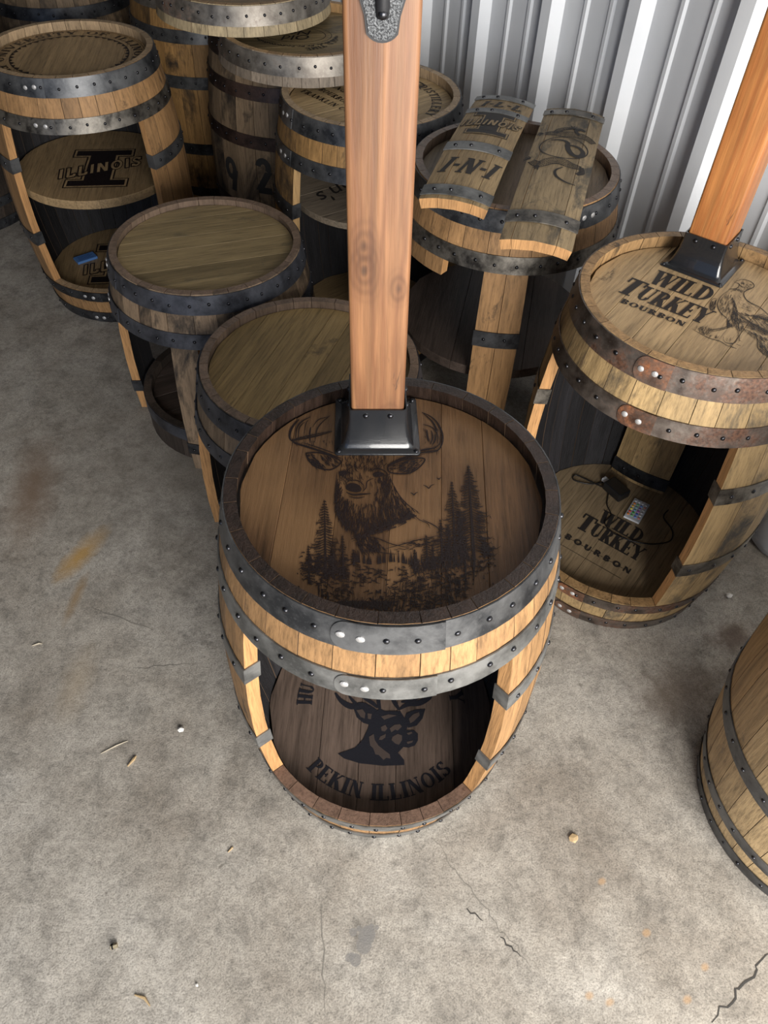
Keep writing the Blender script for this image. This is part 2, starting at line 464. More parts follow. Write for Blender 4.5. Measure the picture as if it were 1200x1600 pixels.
def ribbon(b, pts, w, z=0.0, mapf=None, mat=0):
    """flat tapered line through 2d points; w = width or list"""
    n = len(pts)
    out = []
    for i, p in enumerate(pts):
        a = pts[max(i - 1, 0)]; c = pts[min(i + 1, n - 1)]
        dx, dy = c[0] - a[0], c[1] - a[1]
        L = math.hypot(dx, dy) or 1e-9
        ww = (w[i] if isinstance(w, (list, tuple)) else w) / 2
        out.append((p[0] - dy / L * ww, p[1] + dx / L * ww)); out.append((p[0] + dy / L * ww, p[1] - dx / L * ww))
    mf = mapf or (lambda x, y: (x, y, z))
    b.add([mf(*q) for q in out], [(2 * i, 2 * i + 1, 2 * i + 3, 2 * i + 2) for i in range(n - 1)], mat)

rnd = random.Random(5)
def jag(p0, p1, n, amp):
    pts = []
    for i in range(n + 1):
        t = i / n
        pts.append((p0[0] + (p1[0] - p0[0]) * t + rnd.uniform(-amp, amp) * (0 < i < n), p0[1] + (p1[1] - p0[1]) * t + rnd.uniform(-amp, amp) * (0 < i < n)))
    return pts
for (p0, p1, n, amp, w, mt) in (((0.852, 0.390), (0.70, 0.262), 16, 0.006, 0.0045, 'crack'),
                                ((0.14, 0.60), (0.345, 0.345), 22, 0.006, 0.0016, 'crack_soft'),
                                ((0.215, 0.452), (0.25, 0.43), 6, 0.004, 0.003, 'crack'),
                                ((0.285, 0.40), (0.325, 0.365), 6, 0.003, 0.0032, 'crack'),
                                ((-0.64, 1.0), (-0.50, 1.02), 9, 0.004, 0.002, 'crack_soft'),
                                ((-0.10, 0.45), (-0.075, 0.25), 9, 0.004, 0.002, 'crack_soft'),
                                ((-0.80, 1.18), (-0.62, 1.12), 9, 0.005, 0.002, 'crack_soft')):
    b = MB()
    pts = jag(p0, p1, n, amp)
    ribbon(b, pts, [w * (0.35 + 0.65 * math.sin(math.pi * min(1, (i + .4) / n))) for i in range(n + 1)], 0.0007)
    b.build('crack', M[mt], floor)

# corrugated wall: runs from far left to near right
WN = Vector((0.837, 0.547, 0)).normalized()
WU = Vector((0.547, -0.837, 0)).normalized()
W0 = WN * 1.93 + WU * (WU.dot(Vector((0.243, 2.99, 0))) * 1.04 + 0.012)
PITCH = 0.359
b = MB()
b.box(-4.6, 5.4, 0.045, 0.065, 0, 3.4)
wall = b.build('wall_right', M['sheet_metal'])
wall.matrix_world = Matrix(((WU.x, WN.x, 0, W0.x), (WU.y, WN.y, 0, W0.y), (0, 0, 1, 0), (0, 0, 0, 1)))
tag(wall, 'light grey ribbed sheet metal wall behind the barrels', kind='structure')
def panel_mesh(nr):
    prof = []
    for k in range(nr):
        x = k * PITCH
        prof += [(x - 0.040, 0), (x - 0.022, -0.034), (x + 0.022, -0.034), (x + 0.046, 0)]
        for m in (0.142, 0.246):
            prof += [(x + m - 0.013, 0), (x + m - 0.006, -0.0065), (x + m + 0.006, -0.0065), (x + m + 0.013, 0)]
    prof.append((nr * PITCH - 0.0405, 0))
    mb = MB()
    n = len(prof)
    vs_ = [(x, y, z) for z in (0.0, 3.38) for x, y in prof] + [(x, y + 0.003, z) for z in (0.0, 3.38) for x, y in prof]
    fs = [(i + 1, i, n + i, n + i + 1) for i in range(n - 1)] + [(2 * n + i, 2 * n + i + 1, 3 * n + i + 1, 3 * n + i) for i in range(n - 1)]
    fs += [(0, n, 3 * n, 2 * n), (n - 1, 3 * n - 1, 4 * n - 1, 2 * n - 1)]
    fs = [tuple(reversed(f)) for f in fs]
    mb.add(vs_, fs)
    return mb.mesh('wall_panel', M['sheet_metal'])
pm = panel_mesh(3)
for k in range(-4, 5):
    link('wall_panel', pm, wall, (k * 3 * PITCH + PITCH * 0.0, 0, 0.004))
b = MB()
b.box(-4.6, 5.4, -0.05, -0.045, 0, 0.0)
b = MB(); b.box(-4.5, -4.3, -2.6, 8.0, 0, 3.5)
tag(b.build('wall_left', M['dark_wall']), 'dark workshop wall on the left', kind='structure')
b = MB(); b.box(-4.5, 0.5, 6.6, 6.8, 0, 3.5)
tag(b.build('wall_back', M['dark_wall']), 'dark workshop wall at the back', kind='structure')
b = MB(); b.box(-4.6, 6.5, -2.6, 8.0, 3.5, 3.6)
tag(b.build('ceiling', M['ceiling']), 'workshop ceiling', kind='structure')

# ------------------------------------------------------------------ lettering: a small slab serif alphabet drawn with strokes
def _gl():
    T, t = 1, 0
    stem = lambda x, s=3: ('l', x, 0, x, 1, T, s)
    bowl_u = [('a', .30, .74, .27, .245, -90, 90), ('l', .14, .965, .31, .965, t, 0), ('l', .14, .5, .31, .5, t, 0)]
    G = {
     'A': (.78, [('l', .08, 0, .38, 1, t, 1), ('l', .38, 1, .70, 0, T, 2), ('l', .18, .33, .56, .33, t, 0)]),
     'B': (.70, [stem(.18), ('a', .30, .26, .29, .245, -90, 90), ('l', .14, .035, .31, .035, t, 0)] + bowl_u),
     'C': (.80, [('a', .43, .5, .35, .47, 48, 312), ('l', .68, .68, .68, .95, t, 0)]),
     'D': (.80, [stem(.18), ('a', .30, .5, .38, .465, -90, 90), ('l', .14, .965, .31, .965, t, 0), ('l', .14, .035, .31, .035, t, 0)]),
     'E': (.72, [stem(.18), ('l', .14, .965, .62, .965, t, 0), ('l', .18, .5, .46, .5, t, 0), ('l', .14, .035, .64, .035, t, 0), ('l', .61, .76, .61, 1, t, 0), ('l', .63, 0, .63, .24, t, 0), ('l', .46, .38, .46, .62, t, 0)]),
     'F': (.68, [stem(.18), ('l', .14, .965, .62, .965, t, 0), ('l', .18, .5, .46, .5, t, 0), ('l', .61, .76, .61, 1, t, 0), ('l', .46, .38, .46, .62, t, 0)]),
     'G': (.86, [('a', .43, .5, .35, .47, 48, 325), ('l', .68, .68, .68, .95, t, 0), ('l', .68, .08, .68, .42, T, 2)]),
     'H': (.86, [stem(.18), stem(.66), ('l', .18, .5, .66, .5, t, 0)]),
     'I': (.38, [stem(.19)]),
     'J': (.54, [('l', .36, .24, .36, 1, T, 2), ('a', .21, .24, .15, .21, 180, 360)]),
     'K': (.82, [stem(.18), ('l', .22, .42, .64, 1, t, 2), ('l', .36, .58, .68, 0, T, 2)]),
     'L': (.68, [stem(.18), ('l', .14, .035, .60, .035, t, 0), ('l', .59, 0, .59, .26, t, 0)]),
     'M': (.98, [('l', .15, 0, .15, 1, t, 3), ('l', .17, 1, .47, .08, T, 0), ('l', .47, .05, .80, 1, t, 0), ('l', .80, 0, .80, 1, T, 3)]),
     'N': (.84, [('l', .15, 0, .15, 1, t, 3), ('l', .17, 1, .67, 0, T, 0), ('l', .68, 0, .68, 1, t, 2)]),
     'O': (.86, [('a', .43, .5, .34, .465, 0, 360)]),
     'P': (.68, [stem(.18)] + bowl_u),
     'R': (.78, [stem(.18), ('l', .36, .5, .66, 0, T, 2)] + bowl_u),
     'S': (.66, [('a', .33, .735, .22, .225, 25, 270), ('a', .33, .265, .23, .225, 90, -155), ('l', .54, .72, .54, .96, t, 0), ('l', .11, .04, .11, .28, t, 0)]),
     'T': (.74, [('l', .37, 0, .37, 1, T, 1), ('l', .05, .965, .69, .965, t, 0), ('l', .06, .70, .06, 1, t, 0), ('l', .68, .70, .68, 1, t, 0)]),
     'U': (.82, [('l', .18, .28, .18, 1, T, 2), ('a', .41, .28, .23, .245, 180, 360), ('l', .64, .28, .64, 1, t, 2)]),
     'V': (.78, [('l', .08, 1, .38, 0, T, 1), ('l', .38, 0, .68, 1, t, 2)]),
     'W': (1.06, [('l', .08, 1, .32, 0, T, 1), ('l', .32, 0, .52, 1, t, 0), ('l', .52, 1, .76, 0, T, 1), ('l', .76, 0, .98, 1, t, 2)]),
     'Y': (.76, [('l', .09, 1, .38, .44, T, 1), ('l', .38, .44, .66, 1, t, 2), ('l', .38, 0, .38, .48, T, 1)]),
     '1': (.42, [('l', .22, 0, .22, 1, T, 1), ('l', .04, .78, .22, .97, t, 0)]),
     '2': (.62, [('a', .30, .74, .20, .23, 170, -35), ('l', .47, .62, .12, .05, t, 0), ('l', .08, .05, .54, .05, T, 0)]),
     '7': (.58, [('l', .06, .93, .54, .93, T, 0), ('l', .52, .93, .22, 0, T, 0)]),
     '9': (.62, [('a', .31, .68, .21, .28, 0, 360), ('l', .52, .68, .34, 0, T, 0)]),
     '-': (.40, [('l', .06, .47, .34, .47, t, 0)]),
     '.': (.24, [('l', .12, 0, .12, .12, T, 0)]),
     "'": (.22, [('l', .11, .76, .11, 1, t, 0)]),
     ' ': (.42, [])}
    return G
GLYPH = _gl()

def text_shapes(s, thick=.2, thin=.075, serif=True, gap=.04, grow=0.0):
    """returns list of 2d polygons and total width for unit-high text"""
    polys = []; x = 0.0
    for ch in s:
        w, st = GLYPH[ch]
        for k in st:
            if k[0] == 'l':
                _, x0, y0, x1, y1, hv, sf = k
                ww = (thick if hv else thin) / 2 + grow
                dx, dy = x1 - x0, y1 - y0; L = math.hypot(dx, dy)
                ex, ey = dx / L * grow, dy / L * grow
                if abs(dy) >= abs(dx) * .9:
                    hw = ww * (1 if abs(dx) < 1e-6 else L / abs(dy))
                    polys.append([(x + x0 - hw - ex, y0 - ey), (x + x0 + hw - ex, y0 - ey), (x + x1 + hw + ex, y1 + ey), (x + x1 - hw + ex, y1 + ey)])
                else:
                    polys.append([(x + x0 - ex, y0 - ww - ey), (x + x1 + ex, y1 - ww + ey), (x + x1 + ex, y1 + ww + ey), (x + x0 - ex, y0 + ww - ey)])
                if serif:
                    for bit, px, py in ((1, x0, y0), (2, x1, y1)):
                        if sf & bit:
                            hw = ww + .085; hh = .07
                            ya, yb = (0, hh) if py < .5 else (1 - hh, 1)
                            polys.append([(x + px - hw, ya), (x + px + hw, ya), (x + px + hw, yb), (x + px - hw, yb)])
            else:
                _, cx, cy, rx, ry, a0, a1 = k
                n = max(6, int(abs(a1 - a0) / 20))
                prev = None
                for i in range(n + 1):
                    a = R(a0 + (a1 - a0) * i / n)
                    ca, sa = math.cos(a), math.sin(a)
                    if serif: ww = (thin + (thick - thin) * abs(ca) ** 1.3) / 2 + grow
                    else: ww = thick / 2 + grow
                    o_ = (x + cx + ca * (rx + ww * .6), cy + sa * (ry + ww * .6 * (1 if not serif else .5)))
                    i_ = (x + cx + ca * (rx - ww * 1.2), cy + sa * (ry - ww * 1.2))
                    if prev: polys.append([prev[0], o_, i_, prev[1]])
                    prev = (o_, i_)
        x += w + gap
    return polys, x - gap

def put_text(b, s, mapf, width=None, height=1.0, mat=0, shear=0.0, centre=False, **kw):
    polys, w = text_shapes(s, **kw)
    kx = (width / w) if width else height
    off = -w * kx / 2 if centre else 0
    for p in polys:
        q = [mapf(off + x * kx + y * height * shear, y * height) for x, y in p]
        b.add(q, [tuple(range(len(q)))], mat)
    return w * kx

def line_map(x0, y0, ang, z, shear=0):
    c, s = math.cos(R(ang)), math.sin(R(ang))
    return lambda x, y: (x0 + x * c - y * s, y0 + x * s + y * c, z)

def arc_map(r, mid, z, inward=False, cx=0, cy=0):
    """letters along a circle, centred on angle mid; inward: tops point at the centre"""
    def f(x, y):
        if inward:
            a = R(mid) + x / r; rr = r - y
        else:
            a = R(mid) - x / r; rr = r + y
        return (cx + rr * math.cos(a), cy + rr * math.sin(a), z)
    return f

def fix_up(me):
    """all faces of a flat drawing look up"""
    bm = bmesh.new(); bm.from_mesh(me)
    bm.normal_update()
    for f in bm.faces:
        if f.normal.z < 0: f.normal_flip()
    bm.to_mesh(me); bm.free()

def drawing(b, name, mats, parent, label=None):
    me = b.mesh(name, mats)
    fix_up(me)
    o = link(name, me, parent)
    if label: o['label'] = label
    return o

# ------------------------------------------------------------------ barrels
HB = 0.889
def prof(z):                                   # outer radius of the wood at height z of a whole barrel
    return 0.3255 - 0.0500 * ((z - HB / 2) / (HB / 2)) ** 2

def in_arc(a, a0, a1):
    return (a - a0) % 360 < (a1 - a0) % 360

rivet_me = MB(); rivet_me.dome((0, 0, 0), (1, 0, 0), 0.0052, 0.0036); rivet_me = rivet_me.mesh('rivet', M['rivet'], 50)
rivs_me = MB(); rivs_me.dome((0, 0, 0), (1, 0, 0), 0.0070, 0.0026, 10); rivs_me = rivs_me.mesh('rivet', M['rivet_silver'], 50)

def stave_mesh(a0, a1, z0, z1, zo, mats, rj, top_is_rim, head_z, cutl=None, cutr=None):
    """one stave (degrees a0..a1), local heights z0..z1; zo = offset into the whole-barrel profile"""
    g = 0.0007
    rows = max(3, int((z1 - z0) / 0.11) + 2)
    zs = [z0 + (z1 - z0) * i / (rows - 1) for i in range(rows)]
    zs += [q for c in (cutl, cutr) if c for q in c if z0 + .004 < q < z1 - .004]
    zs = sorted(set(zs)); rows = len(zs)
    b = MB()
    vs_ = []
    for z in zs:
        ro = prof(z + zo) + rj
        ri = ro - 0.027
        if top_is_rim and z > z1 - 1e-6: ri = ro - 0.021
        if zo < 1e-6 and z0 < 1e-6 and z < 1e-6: ri = ro - 0.021
        for rr in (ro, ri):
            da = math.degrees(g / rr)
            for k in range(3):
                a = R(a0 + da + (a1 - a0 - 2 * da) * k / 2)
                vs_.append((rr * math.cos(a), rr * math.sin(a), z))
    fs, ms = [], []
    for i in range(rows - 1):
        p, q = i * 6, (i + 1) * 6
        zm = (zs[i] + zs[i + 1]) / 2
        inner = 3 if (head_z is not None and zs[i + 1] > head_z + 0.01 and zs[i] > head_z - 0.15 and i == rows - 2 and top_is_rim) else 1
        for k in range(2):
            fs.append((p + k, p + k + 1, q + k + 1, q + k)); ms.append(0)
            fs.append((p + 3 + k + 1, p + 3 + k, q + 3 + k, q + 3 + k + 1)); ms.append(inner)
        fs.append((p + 3, p, q, q + 3)); ms.append(2 if cutl and cutl[0] < zm < cutl[1] else 4)
        fs.append((p + 2, p + 5, q + 5, q + 2)); ms.append(2 if cutr and cutr[0] < zm < cutr[1] else 4)
    e = (rows - 1) * 6
    fs.append((e + 0, e + 1, e + 4, e + 3)); ms.append(3)
    fs.append((e + 1, e + 2, e + 5, e + 4)); ms.append(3)
    fs.append((3, 4, 1, 0)); ms.append(3)
    fs.append((4, 5, 2, 1)); ms.append(3)
    b.v = vs_; b.f = fs; b.m = ms
    return b.mesh('stave', mats, 35)

def hoop_mesh(z0, z1, zo, a0, a1, mat, lift=0.0, th=0.0022, wrap=False):
    full = abs((a1 - a0) - 360) < 1e-6
    n = max(2, int((a1 - a0) / 5))
    b = MB()
    vs_ = []
    cols = n if full else n + 1
    for i in range(cols):
        a = R(a0 + (a1 - a0) * i / n)
        c, s = math.cos(a), math.sin(a)
        for z, d in ((z0, 0), (z0, 1), ((z0 + z1) / 2, 1), (z1, 1), (z1, 0), ((z0 + z1) / 2, 0)):
            r_ = prof(z + zo) + 0.0009 + lift + (th if d else -0.0004)
            vs_.append((r_ * c, r_ * s, z))
    fs = []
    for i in range(n):
        p = i * 6; q = ((i + 1) % cols) * 6
        for k in range(6):
            k2 = (k + 1) % 6
            fs.append((p + k2, p + k, q + k, q + k2))
    if not full:
        fs.append((0, 1, 2, 3, 4, 5)); e = n * 6
        fs.append((e + 5, e + 4, e + 3, e + 2, e + 1, e + 0))
    b.add(vs_, fs)
    if wrap:
        for a, sgn in ((a0, -1), (a1, 1)):      # the band is folded round the cut edge of the stave
            ca, sa = math.cos(R(a)), math.sin(R(a))
            tx, ty = -sa * sgn, ca * sgn
            zm = (z0 + z1) / 2
            ro = prof(zm + zo) + 0.003; ri = ro - 0.034
            pts = []
            for z in (z0, z1):
                off = prof(z + zo) - prof(zm + zo)
                for rr in (ri + off, ro + off):
                    for tt in (0.0, 0.0024):
                        pts.append((rr * ca + tx * tt, rr * sa + ty * tt, z))
            b.add(pts, [(0, 1, 3, 2), (4, 6, 7, 5), (0, 4, 5, 1), (2, 3, 7, 6), (1, 5, 7, 3), (0, 2, 6, 4)])
    return b.mesh('hoop', mat, 40)

def joint_mesh(z0, z1, zo, a0, a1, mat):
    """overlapping rounded end of a hoop"""
    b = MB()
    zm, hw = (z0 + z1) / 2, (z1 - z0) / 2
    cols = []
    n = 14
    rad = prof(zm + zo)
    for i in range(n + 1):
        Lj = R(a1 - a0) * rad
        s = hw * .8 * (i / 7) ** 2 if i <= 7 else hw * .8 + (Lj - hw * .8) * (i - 7) / (n - 7)
        f = 1.0 if s > hw * .8 else math.sqrt(max(0.0, 1 - (1 - s / (hw * .8)) ** 2)) * .92 + .08
        a = R(a0) + s / rad
        cols.append([(a, z0 + hw * (1 - f)), (a, zm), (a, z1 - hw * (1 - f))])
    vs_ = []
    for c3 in cols:
        for d in (0.0018, 0.0050):
            for a, z in c3:
                r_ = prof(z + zo) + d
                vs_.append((r_ * math.cos(a), r_ * math.sin(a), z))
    fs = []
    for i in range(n):
        p, q = i * 6, (i + 1) * 6
        fs += [(p + 3, q + 3, q + 4, p + 4), (p + 4, q + 4, q + 5, p + 5), (p, q, q + 3, p + 3), (p + 5, q + 5, q + 2, p + 2)]
    fs.append((0, 3, 4, 5, 2, 1)); e = n * 6
    fs.append((e, e + 1, e + 2, e + 5, e + 4, e + 3))
    b.add(vs_, fs)
    return b.mesh('hoop_joint', mat, 40)

def head_boards(parent, z, r, ang, n, mat, name='head_board', th=0.016, seed=0, gap=0.0006):
    """a round lid of parallel boards whose upper side is at height z"""
    rn = random.Random(seed)
    ws = [rn.uniform(.8, 1.25) for _ in range(n)]
    tot = sum(ws); x = -r
    for w in ws:
        x0, x1 = x + gap, x + w / tot * 2 * r - gap
        x = x1 + gap
        k = 7
        xs = [x0 + (x1 - x0) * i / (k - 1) for i in range(k)]
        top = [(q, math.sqrt(max(0, r * r - q * q))) for q in xs]
        out = top + [(q, -y) for q, y in reversed(top)]
        m = len(out)
        ins = []
        cx = (x0 + x1) / 2
        for q, y in out:
            ins.append((q + (0.0008 if q < cx else -0.0008) * (abs(q - cx) > (x1 - x0) * .45), y - 0.0008 * (1 if y > 0 else -1)))
        b = MB()
        vs_ = [(q, y, 0) for q, y in ins] + [(q, y, -0.0009) for q, y in out] + [(q, y, -th) for q, y in out]
        fs = [tuple(range(m))[::-1], tuple(range(2 * m, 3 * m))]
        for i in range(m):
            j = (i + 1) % m
            fs.append((i, j, m + j, m + i)); fs.append((m + i, m + j, 2 * m + j, 2 * m + i))
        b.add(vs_, fs)
        dz = rn.uniform(-0.0003, 0.0003)
        b.build(name, mat, parent, (0, 0, z + dz), R(ang - 90))

def barrel(name, label, cat, x, y, h=HB, openings=(), hoops=(), heads=(), mats=('oak_honey', 'char', 'cut', 'rim_tan'), seed=0,
           each_rivet=False, z=0.0, group=None, rz=0.0, step=10.5, mean=12.0, head_drop=0.028):
    root = tag(empty(name, (x, y, z), R(rz)), label, cat, group)
    zo = HB - h
    rn = random.Random(seed)
    mm = [M[k] for k in mats] + [M['joint']]
    cuts = sorted({a % 360 for o in openings for a in o[:2]}) or [0.0]
    bounds = []
    for i, c in enumerate(cuts):
        nx = cuts[(i + 1) % len(cuts)] + (360 if i == len(cuts) - 1 else 0)
        span = nx - c
        n = max(1, round(span / mean))
        ws = [rn.uniform(.72, 1.3) for _ in range(n)]
        tot = sum(ws); a = c
        for w in ws:
            bounds.append((a, a + w / tot * span)); a += w / tot * span
    hz = h - head_drop
    for a0, a1 in bounds:
        mid = (a0 + a1) / 2
        segs = [(0.0, h)]
        for (o0, o1, z0, z1) in openings:
            if in_arc(mid, o0, o1):
                ns = []
                for s0, s1 in segs:
                    if z0 > s0 + .005: ns.append((s0, min(s1, z0)))
                    if z1 < s1 - .005: ns.append((max(s0, z1), s1))
                segs = [s for s in ns if s[1] - s[0] > .005]
        rj = rn.uniform(-0.0007, 0.0005)
        for s0, s1 in segs:
            cl = next((o[2:4] for o in openings if abs((a0 - o[1] + 180) % 360 - 180) < .01), None)
            cr = next((o[2:4] for o in openings if abs((a1 - o[0] + 180) % 360 - 180) < .01), None)
            link('stave', stave_mesh(a0, a1, s0, s1, zo, mm, rj, s1 > h - 1e-6, hz, cl, cr), root)
    for hp in hoops:
        z0, z1, mt = hp[:3]
        opt = hp[3] if len(hp) > 3 else {}
        zm = (z0 + z1) / 2
        gaps = sorted([(o[0] % 360, (o[1] - o[0]) % 360) for o in openings if o[2] < zm < o[3]])
        arcs = []
        if not gaps: arcs = [(0.0, 360.0)]
        else:
            for i, (g0, gw) in enumerate(gaps):
                nx = gaps[(i + 1) % len(gaps)][0] + (360 if i == len(gaps) - 1 else 0)
                arcs.append((g0 + gw, nx))
        for a0, a1 in arcs:
            if a1 - a0 < 2: continue
            part = bool(gaps)
            hobj = link('hoop', hoop_mesh(z0, z1, zo, a0, a1, M[mt], wrap=part), root)
            jt = opt.get('joint')
            skip = []
            if jt is not None and not part:
                je = jt + opt.get('jlen', 26)
                link('hoop_joint', joint_mesh(z0, z1, zo, jt, je, M[opt.get('jmat', mt)]), hobj)
                skip = [(jt - 1, jt + 11)]
                for dd in (3.0, 9.0):
                    a = R(jt + dd); rr = prof(zm + zo) + 0.0050
                    o = link('rivet', rivs_me, hobj, (rr * math.cos(a), rr * math.sin(a), zm + rn.uniform(-.003, .003)))
                    o.rotation_euler = (0, 0, a)
                    o['label'] = 'bright silver rivet'
            n = max(2, int((a1 - a0) / step))
            jb = MB()
            for i in range(n):
                a = a0 + (a1 - a0) * (i + .5) / n + rn.uniform(-1.4, 1.4)
                if any(in_arc(a, s0, s1) for s0, s1 in skip): continue
                lift = 0.0031
                if jt is not None and in_arc(a, jt, jt + opt.get('jlen', 26)): lift = 0.005
                rr = prof(zm + zo) + lift
                zz = zm + rn.uniform(-.004, .004)
                if each_rivet:
                    o = link('rivet', rivet_me, hobj, (rr * math.cos(R(a)), rr * math.sin(R(a)), zz))
                    o.rotation_euler = (0, 0, R(a))
                else:
                    c, s = math.cos(R(a)), math.sin(R(a))
                    jb.dome((rr * c, rr * s, zz), (c, s, 0), 0.0050, 0.0036, 6)
            if not each_rivet and jb.v:
                o = jb.build('rivets', M['rivet'], hobj, smooth=50)
                o['kind'] = 'stuff'
    for k, hd in enumerate(heads):
        head_boards(root, hd['z'], hd['r'], hd['ang'], hd['n'], M[hd['mat']], hd.get('name', 'head_board'), hd.get('th', 0.016), seed * 7 + k, hd.get('gap', 0.0004))
    return root

def std_hoops(a, b_, c, d, e, f, jt=None, jmat=None):
    o = {} if jt is None else {'joint': jt[0], 'jlen': 15}
    o2 = {} if jt is None else {'joint': jt[1], 'jlen': 15}
    if jmat: o['jmat'] = jmat; o2['jmat'] = jmat
    return [(0.835, 0.8885, a, o), (0.731, 0.777, b_, o2), (0.570, 0.616, c), (0.305, 0.352, d),
            (0.106, 0.148, e, dict(o)), (0.002, 0.050, f, dict(o2))]

LID = HB - 0.028
OPT, OPB = 0.745, 0.150

# --- the middle barrel with the stag
BM = (0.011, 0.872)
stag = barrel('barrel_cabinet', 'open-front oak barrel with a stag and forest engraved on its dark lid, post on top', 'barrel',
              *BM, openings=[(-140, -47, OPB, OPT)],
              hoops=[(0.833, 0.8885, 'steel_dark', {'joint': -106.5, 'jlen': 34}), (0.729, 0.776, 'steel_grey', {'joint': -104.5, 'jlen': 30}), (0.570, 0.616, 'steel_grey'), (0.305, 0.352, 'steel_grey'),
                     (0.104, 0.146, 'steel_grey', {'joint': 140}), (0.002, 0.050, 'steel_grey', {'joint': 150})],
              heads=[dict(z=LID, r=0.2545, ang=89, n=6, mat='lid_walnut', gap=0.00015), dict(z=0.105, r=0.268, ang=90, n=5, mat='lid_walnut_low')],
              mats=('oak_honey', 'char', 'cut', 'rim_dark'), seed=3, each_rivet=True)
for o in stag.children:                        # the lip below the opening is a plainer brown than the waxed rim
    if o.name.startswith('stave') and max(v.co.z for v in o.data.vertices) < 0.2:
        o.data.materials[3] = M['rim_lip']

# --- right barrel with the turkey
BW = (0.683, 1.467)
turkey = barrel('barrel_cabinet', 'open-front oak barrel with a turkey engraved on its pale lid and an orange post', 'barrel',
                *BW, openings=[(-180, -82, OPB, OPT)],
                hoops=std_hoops('steel_rust', 'steel_rust', 'steel_mottle', 'steel_mottle', 'steel_rust', 'steel_rust', (-132, -131), 'steel_rust_orange'),
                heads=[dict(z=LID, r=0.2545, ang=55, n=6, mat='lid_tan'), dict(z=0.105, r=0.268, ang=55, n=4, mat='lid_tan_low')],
                mats=('oak_stained', 'char', 'cut', 'rim_tan'), seed=11, each_rivet=True)

# --- whole barrel at the right edge
barrel('barrel', 'whole pale oak barrel cut off by the right edge of the picture', 'barrel', 1.064, 0.717,
       hoops=std_hoops('steel_dark', 'steel_dark', 'steel_mottle', 'steel_dark', 'steel_dark', 'steel_black'),
       heads=[dict(z=LID, r=0.2545, ang=40, n=6, mat='lid_tan')], mats=('oak_pale', 'char', 'cut', 'rim_tan'), seed=21, rz=7)

# --- left barrel with the round seal on its lid
B4 = (-1.113, 2.80)
seal = barrel('barrel_cabinet', 'open-front barrel with a round lettered seal on its lid and a shelf inside', 'barrel',
              *B4, openings=[(-128, -33, OPB, OPT)],
              hoops=std_hoops('steel_dark', 'steel_mottle', 'steel_dark', 'steel_dark', 'steel_black', 'steel_black', (-104, -102)),
              heads=[dict(z=LID, r=0.2545, ang=98, n=6, mat='lid_brown'), dict(z=0.50, r=0.285, ang=98, n=7, mat='lid_brown', name='shelf_board', th=0.03),
                     dict(z=0.105, r=0.268, ang=98, n=6, mat='lid_brown')],
              mats=('oak_honey', 'char', 'cut', 'rim_pale'), seed=31)

# --- barrel behind the post with a lettered lid
BF = (-0.094, 2.535)
franklin = barrel('barrel_cabinet', 'open-front barrel behind the middle post, its golden lid lettered around the edge', 'barrel',
                  *BF, openings=[(-138, -18, OPB, OPT)],
                  hoops=std_hoops('steel_dark', 'steel_dark', 'steel_black', 'steel_black', 'steel_black', 'steel_black', (-158, -156)),
                  heads=[dict(z=LID, r=0.2545, ang=40, n=6, mat='lid_gold'), dict(z=0.585, r=0.262, ang=35, n=3, mat='shelf_grey', name='shelf_board', th=0.02),
                         dict(z=0.105, r=0.268, ang=40, n=5, mat='lid_brown')],
                  mats=('oak_orange', 'char', 'cut_dim', 'rim_pale'), seed=41)

# --- tables made from the upper part of a barrel
def table_hoops(h, a, b_, jt):
    d = HB - h
    return [(0.833 - d, 0.886 - d, a, {'joint': jt}), (0.731 - d, 0.777 - d, b_, {'joint': jt + 1})]
h5 = 0.634
t5 = barrel('barrel_table', 'low barrel table with a weathered grey-brown top, dark leg and round shelf below', 'table',
            -0.554, 2.052, h5, openings=[(-176, -103, -.01, 0.49), (-88, -20, -.01, 0.49), (8, 95, -.01, 0.49), (120, 160, -.01, 0.49)],
            hoops=table_hoops(h5, 'steel_blue', 'steel_blue', -168) + [(0.075, 0.12, 'steel_black')],
            heads=[dict(z=h5 - .018, r=0.2545, ang=20, n=6, mat='lid_plain')],
            mats=('oak_dark', 'char', 'cut', 'rim_brown'), seed=51, head_drop=.018)
h6 = 0.606
t6 = barrel('barrel_table', 'low barrel table with a golden-brown planked top just behind the stag barrel', 'table',
            -0.204, 1.559, h6, openings=[(-172, -60, -.01, 0.462), (-40, 60, -.01, 0.462), (80, 165, -.01, 0.462)],
            hoops=table_hoops(h6, 'steel_blue', 'steel_blue', 170),
            heads=[dict(z=h6 - .022, r=0.2545, ang=73, n=7, mat='lid_plain_b')],
            mats=('oak_dark', 'char', 'cut', 'rim_brown'), seed=61, head_drop=.022)
BT = (0.318, 2.088)
t14 = barrel('barrel_table', 'tall barrel table carrying two stave signs, with a stave leg and dark round shelf', 'table',
             *BT, openings=[(-178, -128, -.01, 0.685), (-128, -106, -.01, OPT), (-84, -12, -.01, OPT), (10, 60, -.01, OPT), (80, 165, -.01, OPT)],
             hoops=[(0.833, 0.886, 'steel_dark', {'joint': -60}), (0.731, 0.777, 'steel_mottle', {'joint': 60}), (0.512, 0.560, 'steel_black'), (0.10, 0.14, 'steel_black')],
             heads=[dict(z=LID, r=0.2545, ang=78, n=5, mat='lid_grey'), dict(z=0.41, r=0.292, ang=80, n=3, mat='shelf_dark', name='shelf_board', th=0.03)],
             mats=('oak_honey', 'char', 'cut', 'rim_brown'), seed=71)

